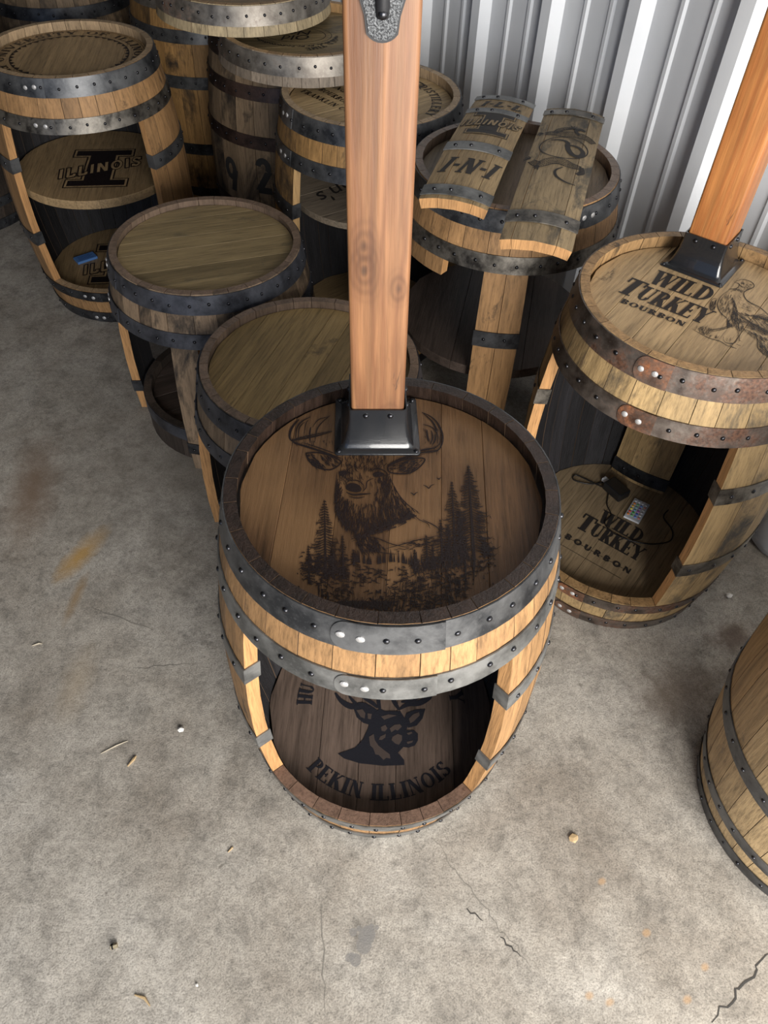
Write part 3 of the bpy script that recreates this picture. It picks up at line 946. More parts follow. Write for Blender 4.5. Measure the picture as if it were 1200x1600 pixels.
# the lower round shelf of the left table: bottom slice of a barrel standing between its legs
def ring_shelf(parent, r, h, seed):
    n = 22
    for k in range(n):
        b = MB()
        a0, a1 = 2 * math.pi * k / n + .002, 2 * math.pi * (k + 1) / n - .002
        pts = []
        for z in (0.0, h):
            for rr in (r, r - .024):
                for a in (a0, (a0 + a1) / 2, a1): pts.append((rr * math.cos(a), rr * math.sin(a), z))
        b.add(pts, [(0, 1, 7, 6), (1, 2, 8, 7), (4, 3, 9, 10), (5, 4, 10, 11), (6, 7, 10, 9), (7, 8, 11, 10), (1, 0, 3, 4), (2, 1, 4, 5), (0, 6, 9, 3), (8, 2, 5, 11)])
        b.build('shelf_stave', M['oak_black'], parent)
    b = MB(); m = 64
    pts = []
    for k in range(m):
        c, s = math.cos(2 * math.pi * k / m), math.sin(2 * math.pi * k / m)
        for rr, z in ((r + .0005, h - .05), (r + .0028, h - .05), (r + .0028, h - .002), (r + .0005, h - .002)): pts.append((rr * c, rr * s, z))
    b.add(pts, [(k * 4 + j, ((k + 1) % m) * 4 + j, ((k + 1) % m) * 4 + (j + 1) % 4, k * 4 + (j + 1) % 4) for k in range(m) for j in range(4)])
    b.build('shelf_hoop', M['steel_blue'], parent, smooth=40)
    head_boards(parent, h - .03, r - .025, 30, 5, M['shelf_dark'], 'shelf_board', .016, seed)
ring_shelf(t5, 0.278, 0.13, 9)

# --- barrels standing at the back
barrel('barrel', 'grey weathered barrel painted with the number 92 and ringed by dark red-brown hoops', 'barrel', -0.42, 3.12,
       hoops=std_hoops('steel_brown', 'steel_brown', 'steel_brown', 'steel_brown', 'steel_brown', 'steel_brown'),
       heads=[dict(z=LID, r=0.2545, ang=10, n=6, mat='lid_brown')], mats=('oak_grey', 'char', 'cut', 'rim_tan'), seed=81, group=None)
barrel('barrel', 'orange-brown barrel with black streaks standing behind the seal barrel', 'barrel', -0.84, 3.66,
       hoops=std_hoops('steel_bare', 'steel_dark', 'steel_dark', 'steel_black', 'steel_black', 'steel_black'),
       heads=[dict(z=LID, r=0.2545, ang=10, n=6, mat='lid_brown')], mats=('oak_orange', 'char', 'cut', 'rim_tan'), seed=91)
barrel('barrel', 'dim brown barrel just above the seal barrel lid at the top of the picture', 'barrel', -1.50, 3.85,
       hoops=std_hoops('steel_black', 'steel_black', 'steel_black', 'steel_black', 'steel_black', 'steel_black'),
       heads=[dict(z=LID, r=0.2545, ang=10, n=6, mat='lid_brown')], mats=('oak_grey', 'char', 'cut', 'rim_tan'), seed=92)
barrel('barrel', 'dark blackened barrel in the top left corner of the picture', 'barrel', -1.99, 3.37,
       hoops=std_hoops('steel_black', 'steel_black', 'steel_black', 'steel_black', 'steel_black', 'steel_black'),
       heads=[dict(z=LID, r=0.2545, ang=10, n=6, mat='lid_brown')], mats=('oak_black', 'char', 'cut', 'rim_tan'), seed=93)

# --- sawn-off barrel tops piled on the back barrels
HS = 0.083
def slab(label, x, y, z, hoop, oak, lid, ang, seed, jt):
    return barrel('barrel_slice', label, 'barrel slice', x, y, HS, hoops=[(HS - .055, HS - .002, hoop, {'joint': jt})],
                  heads=[dict(z=HS - .028, r=0.2545, ang=ang, n=6, mat=lid)], mats=(oak, 'char', 'cut', 'rim_tan'), seed=seed, z=z, group='sawn-off barrel tops piled at the back')
BJ = (-0.32, 2.82)
jack = slab('sawn-off barrel slice with an oval lettered emblem, lying on the numbered barrel', *BJ, HB + .0005, 'steel_bare', 'oak_slab_dark', 'lid_plain', 15, 101, 40)
slab('sawn-off barrel slice with a bright steel hoop, highest of the pile at the back', -0.543, 2.974, HB + HS + .001, 'steel_bare', 'oak_slab', 'lid_brown', 15, 102, 30)
slab('sawn-off barrel slice with a rusty brown hoop on the orange-brown barrel', -0.82, 3.63, HB + .0005, 'steel_brown', 'oak_slab', 'lid_brown', 15, 103, 30)

# ------------------------------------------------------------------ posts
def rsq(s, rad, n=4):
    """rounded square outline of half-size s"""
    pts = []
    for cx, cy, a0 in ((1, 1, 0), (-1, 1, 90), (-1, -1, 180), (1, -1, 270)):
        for k in range(n + 1):
            a = R(a0 + 90 * k / n)
            pts.append((cx * (s - rad) + rad * math.cos(a), cy * (s - rad) + rad * math.sin(a)))
    return pts
def post(parent, lx, ly, ang, mat, ztop, lean=0.0):
    M4 = Matrix.Translation((lx, ly, LID)) @ Matrix.Rotation(R(ang), 4, 'Z')
    MP = Matrix.Translation((lx, ly, LID)) @ Matrix.Rotation(R(lean), 4, 'Y') @ Matrix.Rotation(R(ang), 4, 'Z')
    def place(o): o.matrix_local = MP; return o
    b = MB()
    s = 0.0455
    out = rsq(s, 0.006, 3); n = len(out)
    zs = (0.055, 0.4, 0.8, ztop - LID)
    b.add([(x, y, z) for z in zs for x, y in out],
          [(i * n + k, i * n + (k + 1) % n, (i + 1) * n + (k + 1) % n, (i + 1) * n + k) for i in range(len(zs) - 1) for k in range(n)] + [tuple(range(n))[::-1], tuple((len(zs) - 1) * n + k for k in range(n))])
    p = place(b.build('post', mat, parent, smooth=40))
    b = MB()
    lay = [(0.076, 0.006, 0.0), (0.076, 0.006, 0.0025), (0.0755, 0.006, 0.0035), (0.0655, 0.010, 0.004), (0.0635, 0.010, 0.006), (0.0605, 0.010, 0.014),
           (0.0565, 0.009, 0.026), (0.0530, 0.007, 0.042), (0.0505, 0.005, 0.060), (0.0500, 0.004, 0.082), (0.0475, 0.004, 0.082), (0.0470, 0.004, 0.050)]
    rings = [[(x, y, z) for x, y in rsq(ss, rr)] for ss, rr, z in lay]
    n = len(rings[0])
    vs_ = [q for rg in rings for q in rg]
    fs = [(i * n + k, i * n + (k + 1) % n, (i + 1) * n + (k + 1) % n, (i + 1) * n + k) for i in range(len(lay) - 1) for k in range(n)]
    fs.append(tuple(range(n))[::-1])
    b.add(vs_, fs)
    base = b.build('post_base', M['black_gloss'], parent, smooth=60)
    base.matrix_local = M4
    for k in range(4):
        a = R(90 * k); c, s_ = math.cos(a), math.sin(a)
        for t in (-.021, .021):
            bb = MB(); bb.dome((0, 0, 0), (c, s_, 0), .0052, .0042, 8)
            o = bb.build('bolt', M['rivet'], base, (.0503 * c - t * s_, .0503 * s_ + t * c, .070), smooth=50)
        bb = MB(); bb.dome((0, 0, 0), (0, 0, 1), .0045, .003, 8)
        bb.build('screw', M['rivet'], base, (.0685 * (c - s_), .0685 * (s_ + c), .0038), smooth=50)
    return p, base, MP
p1, base1, PM = post(stag, -0.031, 0.168, 3.4, M['post_red'], 2.25, -0.7)
p2, base2, _ = post(turkey, 0.043, 0.187, -36, M['post_orange'], 2.25)

# cast bracket bolted to the face of the middle post
N = NT('hammered')
v = N.coords((1, 1, 1), offset=False)
n1 = N.noise(v, 420, 3, 0.6)
N.l(N.ramp(n1, [(0.40, (0.02, 0.021, 0.023)), (0.66, (0.15, 0.155, 0.16))]), N.b.inputs['Base Color'])
N.b.inputs['Metallic'].default_value = 0.6; N.b.inputs['Roughness'].default_value = 0.45
N.bump(n1, 0.6, 0.002)
M['hammered'] = N.mat
b = MB()
def bracket_outline(g):
    w_top, zt = 0.034 + g, 0.330
    pts = [(-w_top, zt), (-w_top, 0.095)]
    pts += [(-0.0335 - g, 0.070), (-0.0185 - g * .8, 0.022)]
    for k in range(1, 10):
        a = R(205 + 130 * k / 10)
        pts.append(((0.0205 + g) * math.cos(a), 0.018 + (0.0205 + g) * math.sin(a)))
    pts += [(0.0185 + g * .8, 0.022), (0.0335 + g, 0.070), (w_top, 0.095), (w_top, zt)]
    return pts
YF = -0.0458
def plate(b, o, y0, y1, dz, mat=0):
    n = len(o)
    b.add([(x, y0, z + dz) for x, z in o] + [(x, y1, z + dz) for x, z in o],
          [tuple(range(n)), tuple(range(n, 2 * n))[::-1]] + [((k + 1) % n, k, n + k, n + (k + 1) % n) for k in range(n)], mat)
DZB = 0.647
plate(b, bracket_outline(0.0028), YF, YF - 0.004, DZB, 1)
plate(b, bracket_outline(-0.0005), YF - .004, YF - 0.0068, DZB, 0)
br = b.build('bracket', [M['hammered'], M['black_satin']], stag)
br.matrix_local = PM
br['label'] = 'hammered dark metal bracket'
b = MB()
seg = [(0, YF - .0062, DZB + .022), (0, YF - .0085, DZB + .034), (0, YF - .010, DZB + .07), (0, YF - .010, DZB + .31)]
b.tube(seg, [0.0075, 0.0085, 0.0085, 0.0085], 10)
o = b.build('bracket_rib', M['black_satin'], br, smooth=50)
b = MB(); b.dome((0, 0, 0), (0, -1, 0), .0058, .004, 10)
b.build('bolt', M['rivet'], br, (0.0, YF - .0125, DZB + .026), smooth=50)

# ------------------------------------------------------------------ engravings
def hmap(c, z):
    a, b_, d, e, f, g, p, q = c
    def fn(x, y):
        w = p * x + q * y + 1
        return ((a * x + b_ * y + d) / w, (e * x + f * y + g) / w, z)
    return fn

def bez(pts, n=6):
    """smooth curve through points"""
    out = []
    P = [pts[0]] + list(pts) + [pts[-1]]
    for i in range(1, len(P) - 2):
        p0, p1, p2, p3 = P[i - 1], P[i], P[i + 1], P[i + 2]
        for k in range(n):
            t = k / n
            out.append(tuple(0.5 * ((2 * p1[j]) + (-p0[j] + p2[j]) * t + (2 * p0[j] - 5 * p1[j] + 4 * p2[j] - p3[j]) * t * t + (-p0[j] + 3 * p1[j] - 3 * p2[j] + p3[j]) * t ** 3) for j in (0, 1)))
    out.append(pts[-1])
    return out
def taper(pts, w, lo=.25):
    n = len(pts) - 1
    return [w * (lo + (1 - lo) * math.sin(math.pi * (i + .3) / (n + .6))) for i in range(n + 1)]
def curve(b, pts, w, mf, n=5, mat=0):
    q = bez(pts, n) if len(pts) > 2 else pts
    ribbon(b, q, taper(q, w), mapf=mf, mat=mat)
def poly(b, pts, mf, mat=0):
    b.add([mf(*p) for p in pts], [tuple(range(len(pts)))], mat)
def inside(p, pg):
    x, y = p; c = False
    for i in range(len(pg)):
        x0, y0 = pg[i]; x1, y1 = pg[i - 1]
        if (y0 > y) != (y1 > y) and x < (x1 - x0) * (y - y0) / (y1 - y0) + x0: c = not c
    return c

# the stag scene (drawn on its own sheet, laid onto the lid)
rn = random.Random(77)
SM = hmap((0.002432789, 8.3745e-05, -1.552047032, 0.000138859, -0.003301061, 2.463289587, -7.0966e-05, 0.001687053), LID + .0011)
b = MB(3e-7)
def fur(pg, n, L, ang, jit, w, dens=None):
    xs = [p[0] for p in pg]; ys = [p[1] for p in pg]
    k = 0; tries = 0
    while k < n and tries < n * 12:
        tries += 1
        p = (rn.uniform(min(xs), max(xs)), rn.uniform(min(ys), max(ys)))
        if not inside(p, pg): continue
        if dens and rn.random() > dens(*p): continue
        a = (ang(*p) if callable(ang) else ang) + rn.uniform(-jit, jit)
        l = L * rn.uniform(.6, 1.3)
        c, s = math.cos(R(a)), math.sin(R(a))
        mid = (p[0] + c * l * .5 - s * l * .08, p[1] + s * l * .5 + c * l * .08)
        ribbon(b, [p, mid, (p[0] + c * l, p[1] + s * l)], [w, w * .8, w * .15], mapf=SM)
        k += 1
# antlers
for pts, w in (([(519, 673), (490, 679), (468, 684), (457, 688), (453, 684), (455, 672), (462, 661), (472, 651), (490, 639)], 2.4),
               ([(533, 716), (505, 706), (480, 698), (461, 692), (455, 687)], 3.0), ([(519, 674), (495, 681), (475, 685), (462, 688)], 2.2),
               ([(462, 685), (464, 668), (472, 658), (485, 651)], 2.2), ([(466, 683), (468, 668), (476, 659)], 1.6), ([(475, 680), (478, 662), (482, 656)], 1.2),
               ([(485, 692), (484, 678), (486, 667)], 2.4), ([(492, 690), (495, 672), (503, 660), (516, 649)], 1.5), ([(488, 668), (497, 656), (513, 651)], 1.2),
               ([(457, 690), (452, 684), (454, 670), (466, 655), (480, 645)], 1.6), ([(530, 711), (500, 700), (472, 691)], 1.4),
               ([(659, 644), (672, 650), (683, 660), (691, 676), (691, 692), (683, 704), (664, 708)], 2.6), ([(662, 646), (676, 659), (682, 671), (679, 674)], 2.6),
               ([(661, 663), (672, 666), (680, 672), (684, 682), (683, 693)], 1.8), ([(667, 671), (668, 681), (670, 690)], 2.8), ([(674, 672), (676, 684), (672, 694)], 2.2),
               ([(681, 678), (680, 688), (676, 694)], 2.4), ([(688, 672), (688, 690), (680, 699), (662, 704)], 1.4), ([(684, 703), (655, 708), (625, 717), (605, 727)], 2.6),
               ([(682, 699), (660, 703), (640, 709)], 2.2), ([(664, 709), (630, 718), (608, 726)], 1.6)):
    curve(b, pts, w, SM)
for x0, x1 in ((455, 520), (660, 690)):
    for k in range(26):
        x = rn.uniform(x0, x1); y = (690 - abs(x - 487) * .18 + rn.uniform(-3, 16) * .4) if x < 600 else rn.uniform(668, 705)
        ribbon(b, [(x, y), (x + rn.uniform(-2, 2), y + rn.uniform(3, 7))], [.9, .3], mapf=SM)
# ears
earL = [(478, 708), (482, 719), (493, 729), (506, 733), (519, 733), (533, 722), (519, 713), (497, 707)]
earR = [(606, 729), (625, 720), (645, 716), (664, 717), (655, 730), (640, 739), (622, 740), (608, 737)]
for e in (earL, earR):
    q = bez(e + [e[0]], 5); ribbon(b, q, 2.0, mapf=SM)
fur([(478, 708), (482, 719), (493, 729), (506, 733), (505, 726), (493, 716), (488, 709)], 60, 7, 50, 25, 1.6)
fur([(497, 708), (519, 713), (530, 722), (515, 730), (505, 722)], 34, 8, 40, 30, 1.2)
fur([(625, 722), (645, 717), (662, 718), (650, 733), (630, 739)], 60, 8, 150, 25, 1.3)
fur([(608, 729), (645, 716), (640, 722), (612, 737)], 22, 9, 160, 14, 1.1)
# head
head = [(531, 720), (545, 709), (575, 712), (600, 708), (607, 722), (608, 742), (606, 760), (596, 775), (580, 783), (560, 784), (543, 778), (536, 765), (532, 748), (528, 735)]
fur([(533, 716), (548, 706), (576, 709), (602, 706), (608, 728), (590, 735), (560, 733), (536, 738)], 150, 7, lambda x, y: 70 if x < 565 else 110, 35, 1.0)
fur([(528, 733), (550, 735), (552, 748), (540, 756), (530, 752)], 60, 5, 80, 40, 1.1)
fur([(592, 745), (608, 735), (612, 765), (600, 785), (586, 780)], 110, 8, 100, 25, 1.2)
fur([(553, 735), (590, 740), (585, 760), (560, 758)], 22, 7, 80, 25, 0.8)
poly(b, bez([(540, 759), (547, 755), (557, 756), (564, 761), (564, 767), (556, 769), (546, 767), (541, 764), (540, 759)], 3)[:-1], SM)
curve(b, [(539, 756), (547, 751), (559, 751), (568, 758), (568, 768)], 1.4, SM)
curve(b, [(541, 769), (552, 773), (566, 772), (580, 771)], 2.6, SM)
curve(b, [(545, 776), (558, 778), (570, 776)], 1.6, SM)
curve(b, [(566, 768), (572, 762), (574, 752), (584, 747)], 1.6, SM)
poly(b, bez([(582, 741), (588, 737), (597, 738), (601, 742), (592, 745), (585, 745), (582, 741)], 3)[:-1], SM)
curve(b, [(578, 737), (588, 732), (600, 735), (606, 741)], 2.0, SM)
poly(b, bez([(529, 738), (536, 735), (542, 738), (538, 743), (531, 743), (529, 738)], 3)[:-1], SM)
curve(b, [(545, 752), (540, 745), (543, 735), (552, 728)], 1.6, SM)
# neck
neck = [(528, 742), (526, 760), (525, 783), (529, 808), (541, 824), (556, 831), (580, 828), (610, 818), (646, 803), (652, 799), (640, 790), (626, 776), (616, 760), (608, 744), (600, 775), (580, 785), (558, 786), (540, 778)]
def nd(x, y):
    if y < 800 and 548 < x < 592: return .22
    if x < 545: return 1.0
    if y > 800: return .8
    return .55
fur(neck, 820, 10, lambda x, y: 96 - (x - 560) * .5, 16, 1.1, nd)
curve(b, [(608, 742), (616, 760), (626, 777), (640, 791), (654, 800)], 1.6, SM)
curve(b, [(527, 738), (525, 762), (525, 785), (530, 808), (542, 824), (557, 831)], 2.2, SM)
# mountains
for k in range(60):
    t = k / 60
    x, y = 648 - t * 90 + rn.uniform(-3, 3), 802 + t * 34 + rn.uniform(-2, 10)
    ribbon(b, [(x, y), (x - rn.uniform(9, 20), y + rn.uniform(3, 8))], [2.2, .3], mapf=SM)
curve(b, [(560, 834), (590, 826), (618, 816), (640, 806), (648, 803)], 2.4, SM)
curve(b, [(646, 804), (655, 812), (668, 818), (672, 826)], 1.2, SM)
for pts in (([(556, 838), (585, 840), (612, 850), (640, 856)]), ([(600, 858), (630, 850), (660, 842), (690, 836)]), ([(640, 858), (668, 848), (700, 842)]), ([(660, 812), (680, 822), (700, 838)]), ([(560, 848), (590, 862), (620, 866)])):
    curve(b, pts, 1.6, SM)
fur([(556, 836), (585, 838), (600, 856), (572, 864), (558, 860)], 150, 7, 60, 25, 1.5)
fur([(615, 850), (690, 838), (690, 850), (620, 862)], 40, 9, 165, 14, 1.0)
# trees
def tree(x0, y0, x1, y1, hw, w=2.6, dens=1.0):
    ribbon(b, [(x0, y0), ((x0 + x1) / 2, (y0 + y1) / 2), (x1, y1)], [.8, w, w * 1.6], mapf=SM)
    H_ = y1 - y0
    y = y0 + 2
    while y < y1 - H_ * .12:
        t = (y - y0) / H_
        reach = hw * (t ** .8) * rn.uniform(.65, 1.15) + 1.2
        cx = x0 + (x1 - x0) * t
        for sg in (-1, 1):
            L = reach * rn.uniform(.75, 1.15)
            q = [(cx, y), (cx + sg * L * .5, y + L * .22), (cx + sg * L * .85, y + L * .26), (cx + sg * L, y + L * .16)]
            ribbon(b, q, [1.0, 1.5 + hw * .018, 1.2, .3], mapf=SM)
            for m in range(int(L / 6)):
                u = rn.uniform(.25, 1.0)
                px, py = cx + sg * L * u, y + L * .24 * u
                ribbon(b, [(px, py), (px + sg * rn.uniform(1, 3.5), py + rn.uniform(2, 5))], [1.2, .3], mapf=SM)
        y += rn.uniform(3.2, 4.6) / dens
for a in ((507, 781, 509, 905, 34, 3.0), (535, 836, 537, 905, 13), (482, 852, 483, 912, 12), (732, 727, 741, 876, 44, 3.6), (706, 752, 712, 880, 30, 3.2), (688, 811, 692, 880, 15), (666, 836, 668, 888, 15),
          (648, 858, 648, 892, 7), (718, 800, 721, 880, 15), (757, 840, 757, 872, 10), (700, 820, 703, 884, 14), (520, 858, 521, 905, 11), (552, 858, 553, 884, 8), (762, 850, 763, 868, 8), (676, 850, 679, 890, 10)):
    tree(*a)
for k in range(34):
    x = rn.uniform(555, 660); y = 880 + math.sin(x * .1) * 2
    h_ = rn.uniform(9, 20)
    ribbon(b, [(x, y - h_), (x, y)], [.5, 3.2], mapf=SM)
# undergrowth, a pale path winding through it, drips below
def gd(x, y):
    px = 588 + 22 * math.sin((y - 880) * .09) - (y - 905) * .25
    if abs(x - px) < 11 + (y - 880) * .12 and 884 < y < 944: return .10
    return 1.0
ground = [(468, 884), (486, 876), (520, 888), (560, 884), (640, 884), (690, 868), (745, 866), (772, 868), (760, 888), (735, 905), (728, 930), (700, 952), (660, 962), (620, 966), (575, 965), (540, 960), (515, 945), (498, 915), (480, 905)]
fur(ground, 560, 9, lambda x, y: rn.choice((8, 172, 20, 160)), 14, 1.8, gd)
fur(ground, 300, 9, 90, 10, 1.0, gd)
fur([(595, 925), (625, 900), (690, 890), (725, 905), (705, 945), (660, 962), (610, 962)], 130, 18, 92, 5, 1.1)
fur([(640, 872), (735, 862), (738, 880), (650, 892)], 150, 11, 90, 8, 1.4)
fur([(470, 862), (540, 870), (545, 905), (500, 900), (474, 892)], 110, 8, lambda x, y: rn.choice((15, 165)), 20, 2.0)
for x, y0, y1 in ((503, 920, 952), (498, 915, 935), (519, 940, 962), (740, 878, 914), (727, 880, 938), (718, 905, 926), (512, 925, 956), (702, 930, 950), (741, 872, 896), (548, 952, 962)):
    ribbon(b, [(x, y0), (x + .5, (y0 + y1) / 2), (x, y1)], [3.0, 2.2, .5], mapf=SM)
for k in range(130):
    x, y = rn.choice(((rn.gauss(748, 16), rn.gauss(892, 14)), (rn.gauss(480, 8), rn.gauss(900, 12)), (rn.gauss(700, 22), rn.gauss(940, 10))))
    s_ = rn.uniform(.5, 1.3)
    poly(b, [(x - s_, y - s_), (x + s_, y - s_ * .7), (x + s_, y + s_), (x - s_ * .7, y + s_)], SM)
for k in range(60):
    x = 525 + k * 1.5
    ribbon(b, [(x, 948 + rn.uniform(-3, 8)), (x + 3, 940), (x + rn.uniform(4, 10), 937 + rn.uniform(-4, 6))], [2.0, 1.4, .3], mapf=SM)
# birds
for x, y, s_ in ((670, 761, 9), (647, 772, 6), (686, 748, 4)):
    curve(b, [(x - s_, y - s_ * .35), (x - s_ * .4, y - s_ * .1), (x, y + s_ * .2), (x + s_ * .4, y - s_ * .25), (x + s_, y - s_ * .5)], 1.8, SM)
keep = MB()
for f, m_ in zip(b.f, b.m):                    # nothing runs past the lid
    if all(math.hypot(b.v[i][0], b.v[i][1]) < 0.249 for i in f):
        keep.add([b.v[i] for i in f], [tuple(range(len(f)))], 0)
drawing(keep, 'stag_engraving', M['engrave'], stag, 'burnt-in drawing of a stag above a pine forest')

# lower lid of the stag barrel
LM = hmap((0.004367894, 0.000165145, -2.778230321, 0.000200108, -0.00475712, 5.117119269, -7.0966e-05, 0.001687053), 0.1061)
b = MB(3e-7)
S_ = lambda p: (440 + p[0] / 3.53, 1040 + p[1] / 3.53)
def P_(pts, mat=0, z=0.0):
    fn = lambda x, y: (LM(x, y)[0], LM(x, y)[1], LM(x, y)[2] + z)
    b.add([fn(*S_(p)) for p in pts], [tuple(range(len(pts)))], mat)
P_([(310, 485), (360, 468), (405, 452), (448, 408), (475, 350), (490, 300), (520, 250), (545, 238), (570, 250), (655, 250), (680, 290), (695, 335), (676, 390), (672, 448), (642, 480), (660, 500), (676, 520), (678, 548), (560, 552), (430, 538), (345, 512)])
P_([(672, 380), (690, 355), (730, 355), (752, 375), (752, 412), (735, 440), (700, 452), (672, 448)])
P_([(395, 228), (470, 218), (530, 245), (500, 330), (450, 315), (415, 285)])
P_([(670, 310), (690, 260), (740, 242), (793, 238), (778, 290), (745, 330), (700, 342)])
for pts, w in (([(296, 150), (330, 195), (385, 225), (450, 215), (520, 245)], 9), ([(370, 165), (400, 200), (430, 222)], 5), ([(440, 170), (500, 205), (530, 232)], 6), ([(535, 150), (535, 200), (545, 250)], 6),
               ([(608, 150), (620, 195), (650, 245)], 7), ([(650, 240), (700, 212), (760, 205), (815, 175), (825, 150)], 9), ([(660, 200), (720, 190), (770, 165)], 6), ([(690, 165), (700, 190)], 5)):
    q = bez([S_(p) for p in pts], 4); ribbon(b, q, taper(q, w), mapf=LM)
for pg in ([(482, 392), (508, 376), (514, 410), (534, 440), (566, 466), (596, 488), (600, 512), (578, 508), (562, 520), (536, 492), (518, 490), (505, 455), (488, 440)],
           [(548, 338), (572, 326), (584, 346), (570, 362), (552, 360)], [(596, 346), (622, 326), (652, 322), (664, 336), (640, 358), (626, 352), (606, 368)], [(545, 390), (575, 376), (572, 396), (552, 410), (536, 408)],
           [(612, 392), (640, 376), (664, 384), (664, 410), (648, 436), (628, 430), (606, 410)], [(548, 280), (590, 268), (636, 274), (606, 284), (566, 298)],
           [(412, 245), (446, 240), (462, 262), (458, 292), (436, 282)], [(702, 292), (726, 268), (758, 256), (762, 274), (730, 306), (710, 318)], [(474, 262), (498, 266), (492, 296), (476, 292)], [(690, 372), (716, 364), (722, 372), (700, 382)], [(690, 420), (726, 412), (720, 424), (696, 432)]):
    P_(pg, 1, .0004)
put_text(b, 'PEKIN ILLINOIS', arc_map(0.233, -88.5, 0.1061, True), R(92) * .233, .037, centre=True, thick=.24)
put_text(b, 'HU', arc_map(0.166, 174, 0.1061), .050, .037, centre=True, thick=.24)
put_text(b, 'Y', arc_map(0.170, 8.5, 0.1061), .028, .036, centre=True, thick=.24)
drawing(b, 'lower_engraving', [M['engrave_blue'], M['engrave_mid']], stag, 'black stag head between curved lines of lettering')

# turkey lid: lettering and the bird
b = MB(3e-7)
ZL = LID + .0011
def outlined(s, x, y, ang, w, h, z, shear=0.0, **kw):
    put_text(b, s, line_map(x, y, ang, z), w, h, shear=shear, **kw)
outlined('WILD', -0.105, 0.092, -32, .136, .066, ZL, .12, thick=.25)
outlined('T', -0.189, 0.053, -34.7, .046, .076, ZL, .12, thick=.25)
outlined('URKEY', -0.150, 0.028, -34.7, .160, .064, ZL, .12, thick=.25)
outlined('BOURBON', -0.184, 0.007, -34, .147, .019, ZL, .05, thick=.26, thin=.12, gap=.1)
for s, x, y, ang, w, h in (('WILD', -0.101, 0.088, -32, .136, .066),):
    pass
TM = hmap((0.002480478, -0.001049955, -2.224047032, 0.000181084, -0.004304858, 1.868289587, -7.0966e-05, 0.001687053), ZL)
SM_keep, SM = SM, TM
T_ = lambda p: (1060 + p[0] / 8.571, 400 + p[1] / 8.571)
def tc(pts, w): curve(b, [T_(p) for p in pts], w * .8, TM)
def tf(pg, n, L, ang, jit, w, dens=None): fur([T_(p) for p in pg], int(n * .62), L, ang, jit, w * .7, dens)
# outline: beak, head, neck, back, tail, breast
tc([(750, 350), (800, 325), (870, 312), (960, 335), (1015, 380), (1000, 420), (920, 455), (880, 490), (885, 540), (930, 600), (1000, 640), (1100, 690), (1190, 770), (1330, 900), (1480, 1050), (1640, 1220)], 1.5)
tc([(750, 350), (790, 360), (815, 375), (800, 420), (740, 440), (690, 440), (665, 460)], 1.3)
tc([(665, 465), (600, 510), (550, 570), (525, 640), (540, 710), (590, 780), (650, 830), (660, 880)], 1.5)
tc([(520, 570), (470, 570), (440, 600), (425, 660), (430, 715), (460, 715), (490, 690), (500, 620), (520, 575)], 1.4)
tc([(870, 980), (940, 1000), (1030, 1060), (1060, 1120), (1070, 1230), (1160, 1320), (1330, 1460)], 1.4)
tc([(650, 870), (655, 935), (560, 970), (440, 985), (400, 1000)], 1.3); tc([(740, 930), (690, 950), (560, 990), (430, 1010)], 1.1)
tc([(800, 980), (805, 1060), (780, 1130), (740, 1165), (640, 1160), (600, 1110)], 1.3); tc([(870, 985), (830, 1040), (815, 1120), (850, 1140)], 1.1); tc([(740, 1165), (700, 1200), (780, 1240)], 1.3); tc([(780, 1180), (835, 1200)], 1.1)
tc([(180, 970), (300, 1040), (420, 1100), (560, 1140), (660, 1200), (780, 1235)], 1.2)
tc([(880, 420), (840, 400), (810, 370)], 1.0); tc([(700, 470), (780, 450), (850, 455)], 1.2); tc([(840, 370), (870, 360), (890, 375)], 1.4)
tf([(820, 330), (900, 320), (1000, 380), (960, 430), (880, 470), (760, 480), (690, 460), (800, 420)], 90, 4, 70, 60, .7)
tf([(440, 600), (510, 575), (500, 680), (450, 712), (430, 690)], 46, 6, 95, 12, 1.0)
tf([(560, 580), (680, 480), (760, 500), (760, 640), (700, 760), (760, 900), (660, 850), (560, 740), (530, 650)], 170, 6, 100, 30, .75)
tf([(700, 520), (770, 640), (800, 760), (860, 880), (880, 980), (780, 960), (740, 920), (700, 800), (740, 640)], 260, 6, 75, 30, 1.0)
tf([(660, 840), (740, 920), (660, 935)], 70, 5, 90, 25, 1.1)
tf([(760, 520), (880, 540), (1000, 650), (1100, 700), (900, 740), (790, 680)], 60, 5, 30, 30, .6)
tf([(780, 740), (1000, 780), (1190, 800), (1330, 930), (1420, 1060), (1100, 1040), (950, 960), (840, 860)], 340, 6, 35, 14, .9)
tf([(870, 970), (1000, 1010), (1200, 1100), (1400, 1230), (1600, 1260), (1330, 1450), (1150, 1310), (1070, 1220), (1060, 1110)], 380, 8, 50, 14, 1.0)
for k in range(9):
    tc([(900 + k * 30, 800 - k * 3), (1040 + k * 34, 800 + k * 14), (1150 + k * 34, 770 + k * 26)], 1.0)
for k in range(7):
    tc([(770 + k * 12, 730 + k * 34), (930 + k * 30, 860 + k * 26), (1160 + k * 40, 980 + k * 24)], .9)
tf([(180, 960), (320, 940), (450, 1000), (420, 1090), (300, 1040)], 110, 5, -60, 50, .8)
tf([(460, 1080), (520, 1100), (500, 1120)], 10, 5, -70, 30, 1.0)
for x, y in ((650, 1140), (690, 1150), (600, 1120), (700, 1130)): tc([(x, y), (x + 5, y - 40)], 1.0)
SM = SM_keep
keep = MB()
for f, m_ in zip(b.f, b.m):
    if all(math.hypot(b.v[i][0], b.v[i][1]) < 0.250 for i in f):
        keep.add([b.v[i] for i in f], [tuple(range(len(f)))], 0)
drawing(keep, 'turkey_engraving', M['engrave_soft'], turkey, 'engraved turkey and three lines of lettering')
b = MB(3e-7)
z = 0.1061
outlined('WILD', -0.050, 0.026, -36.5, .134, .054, z, .0, thick=.26)
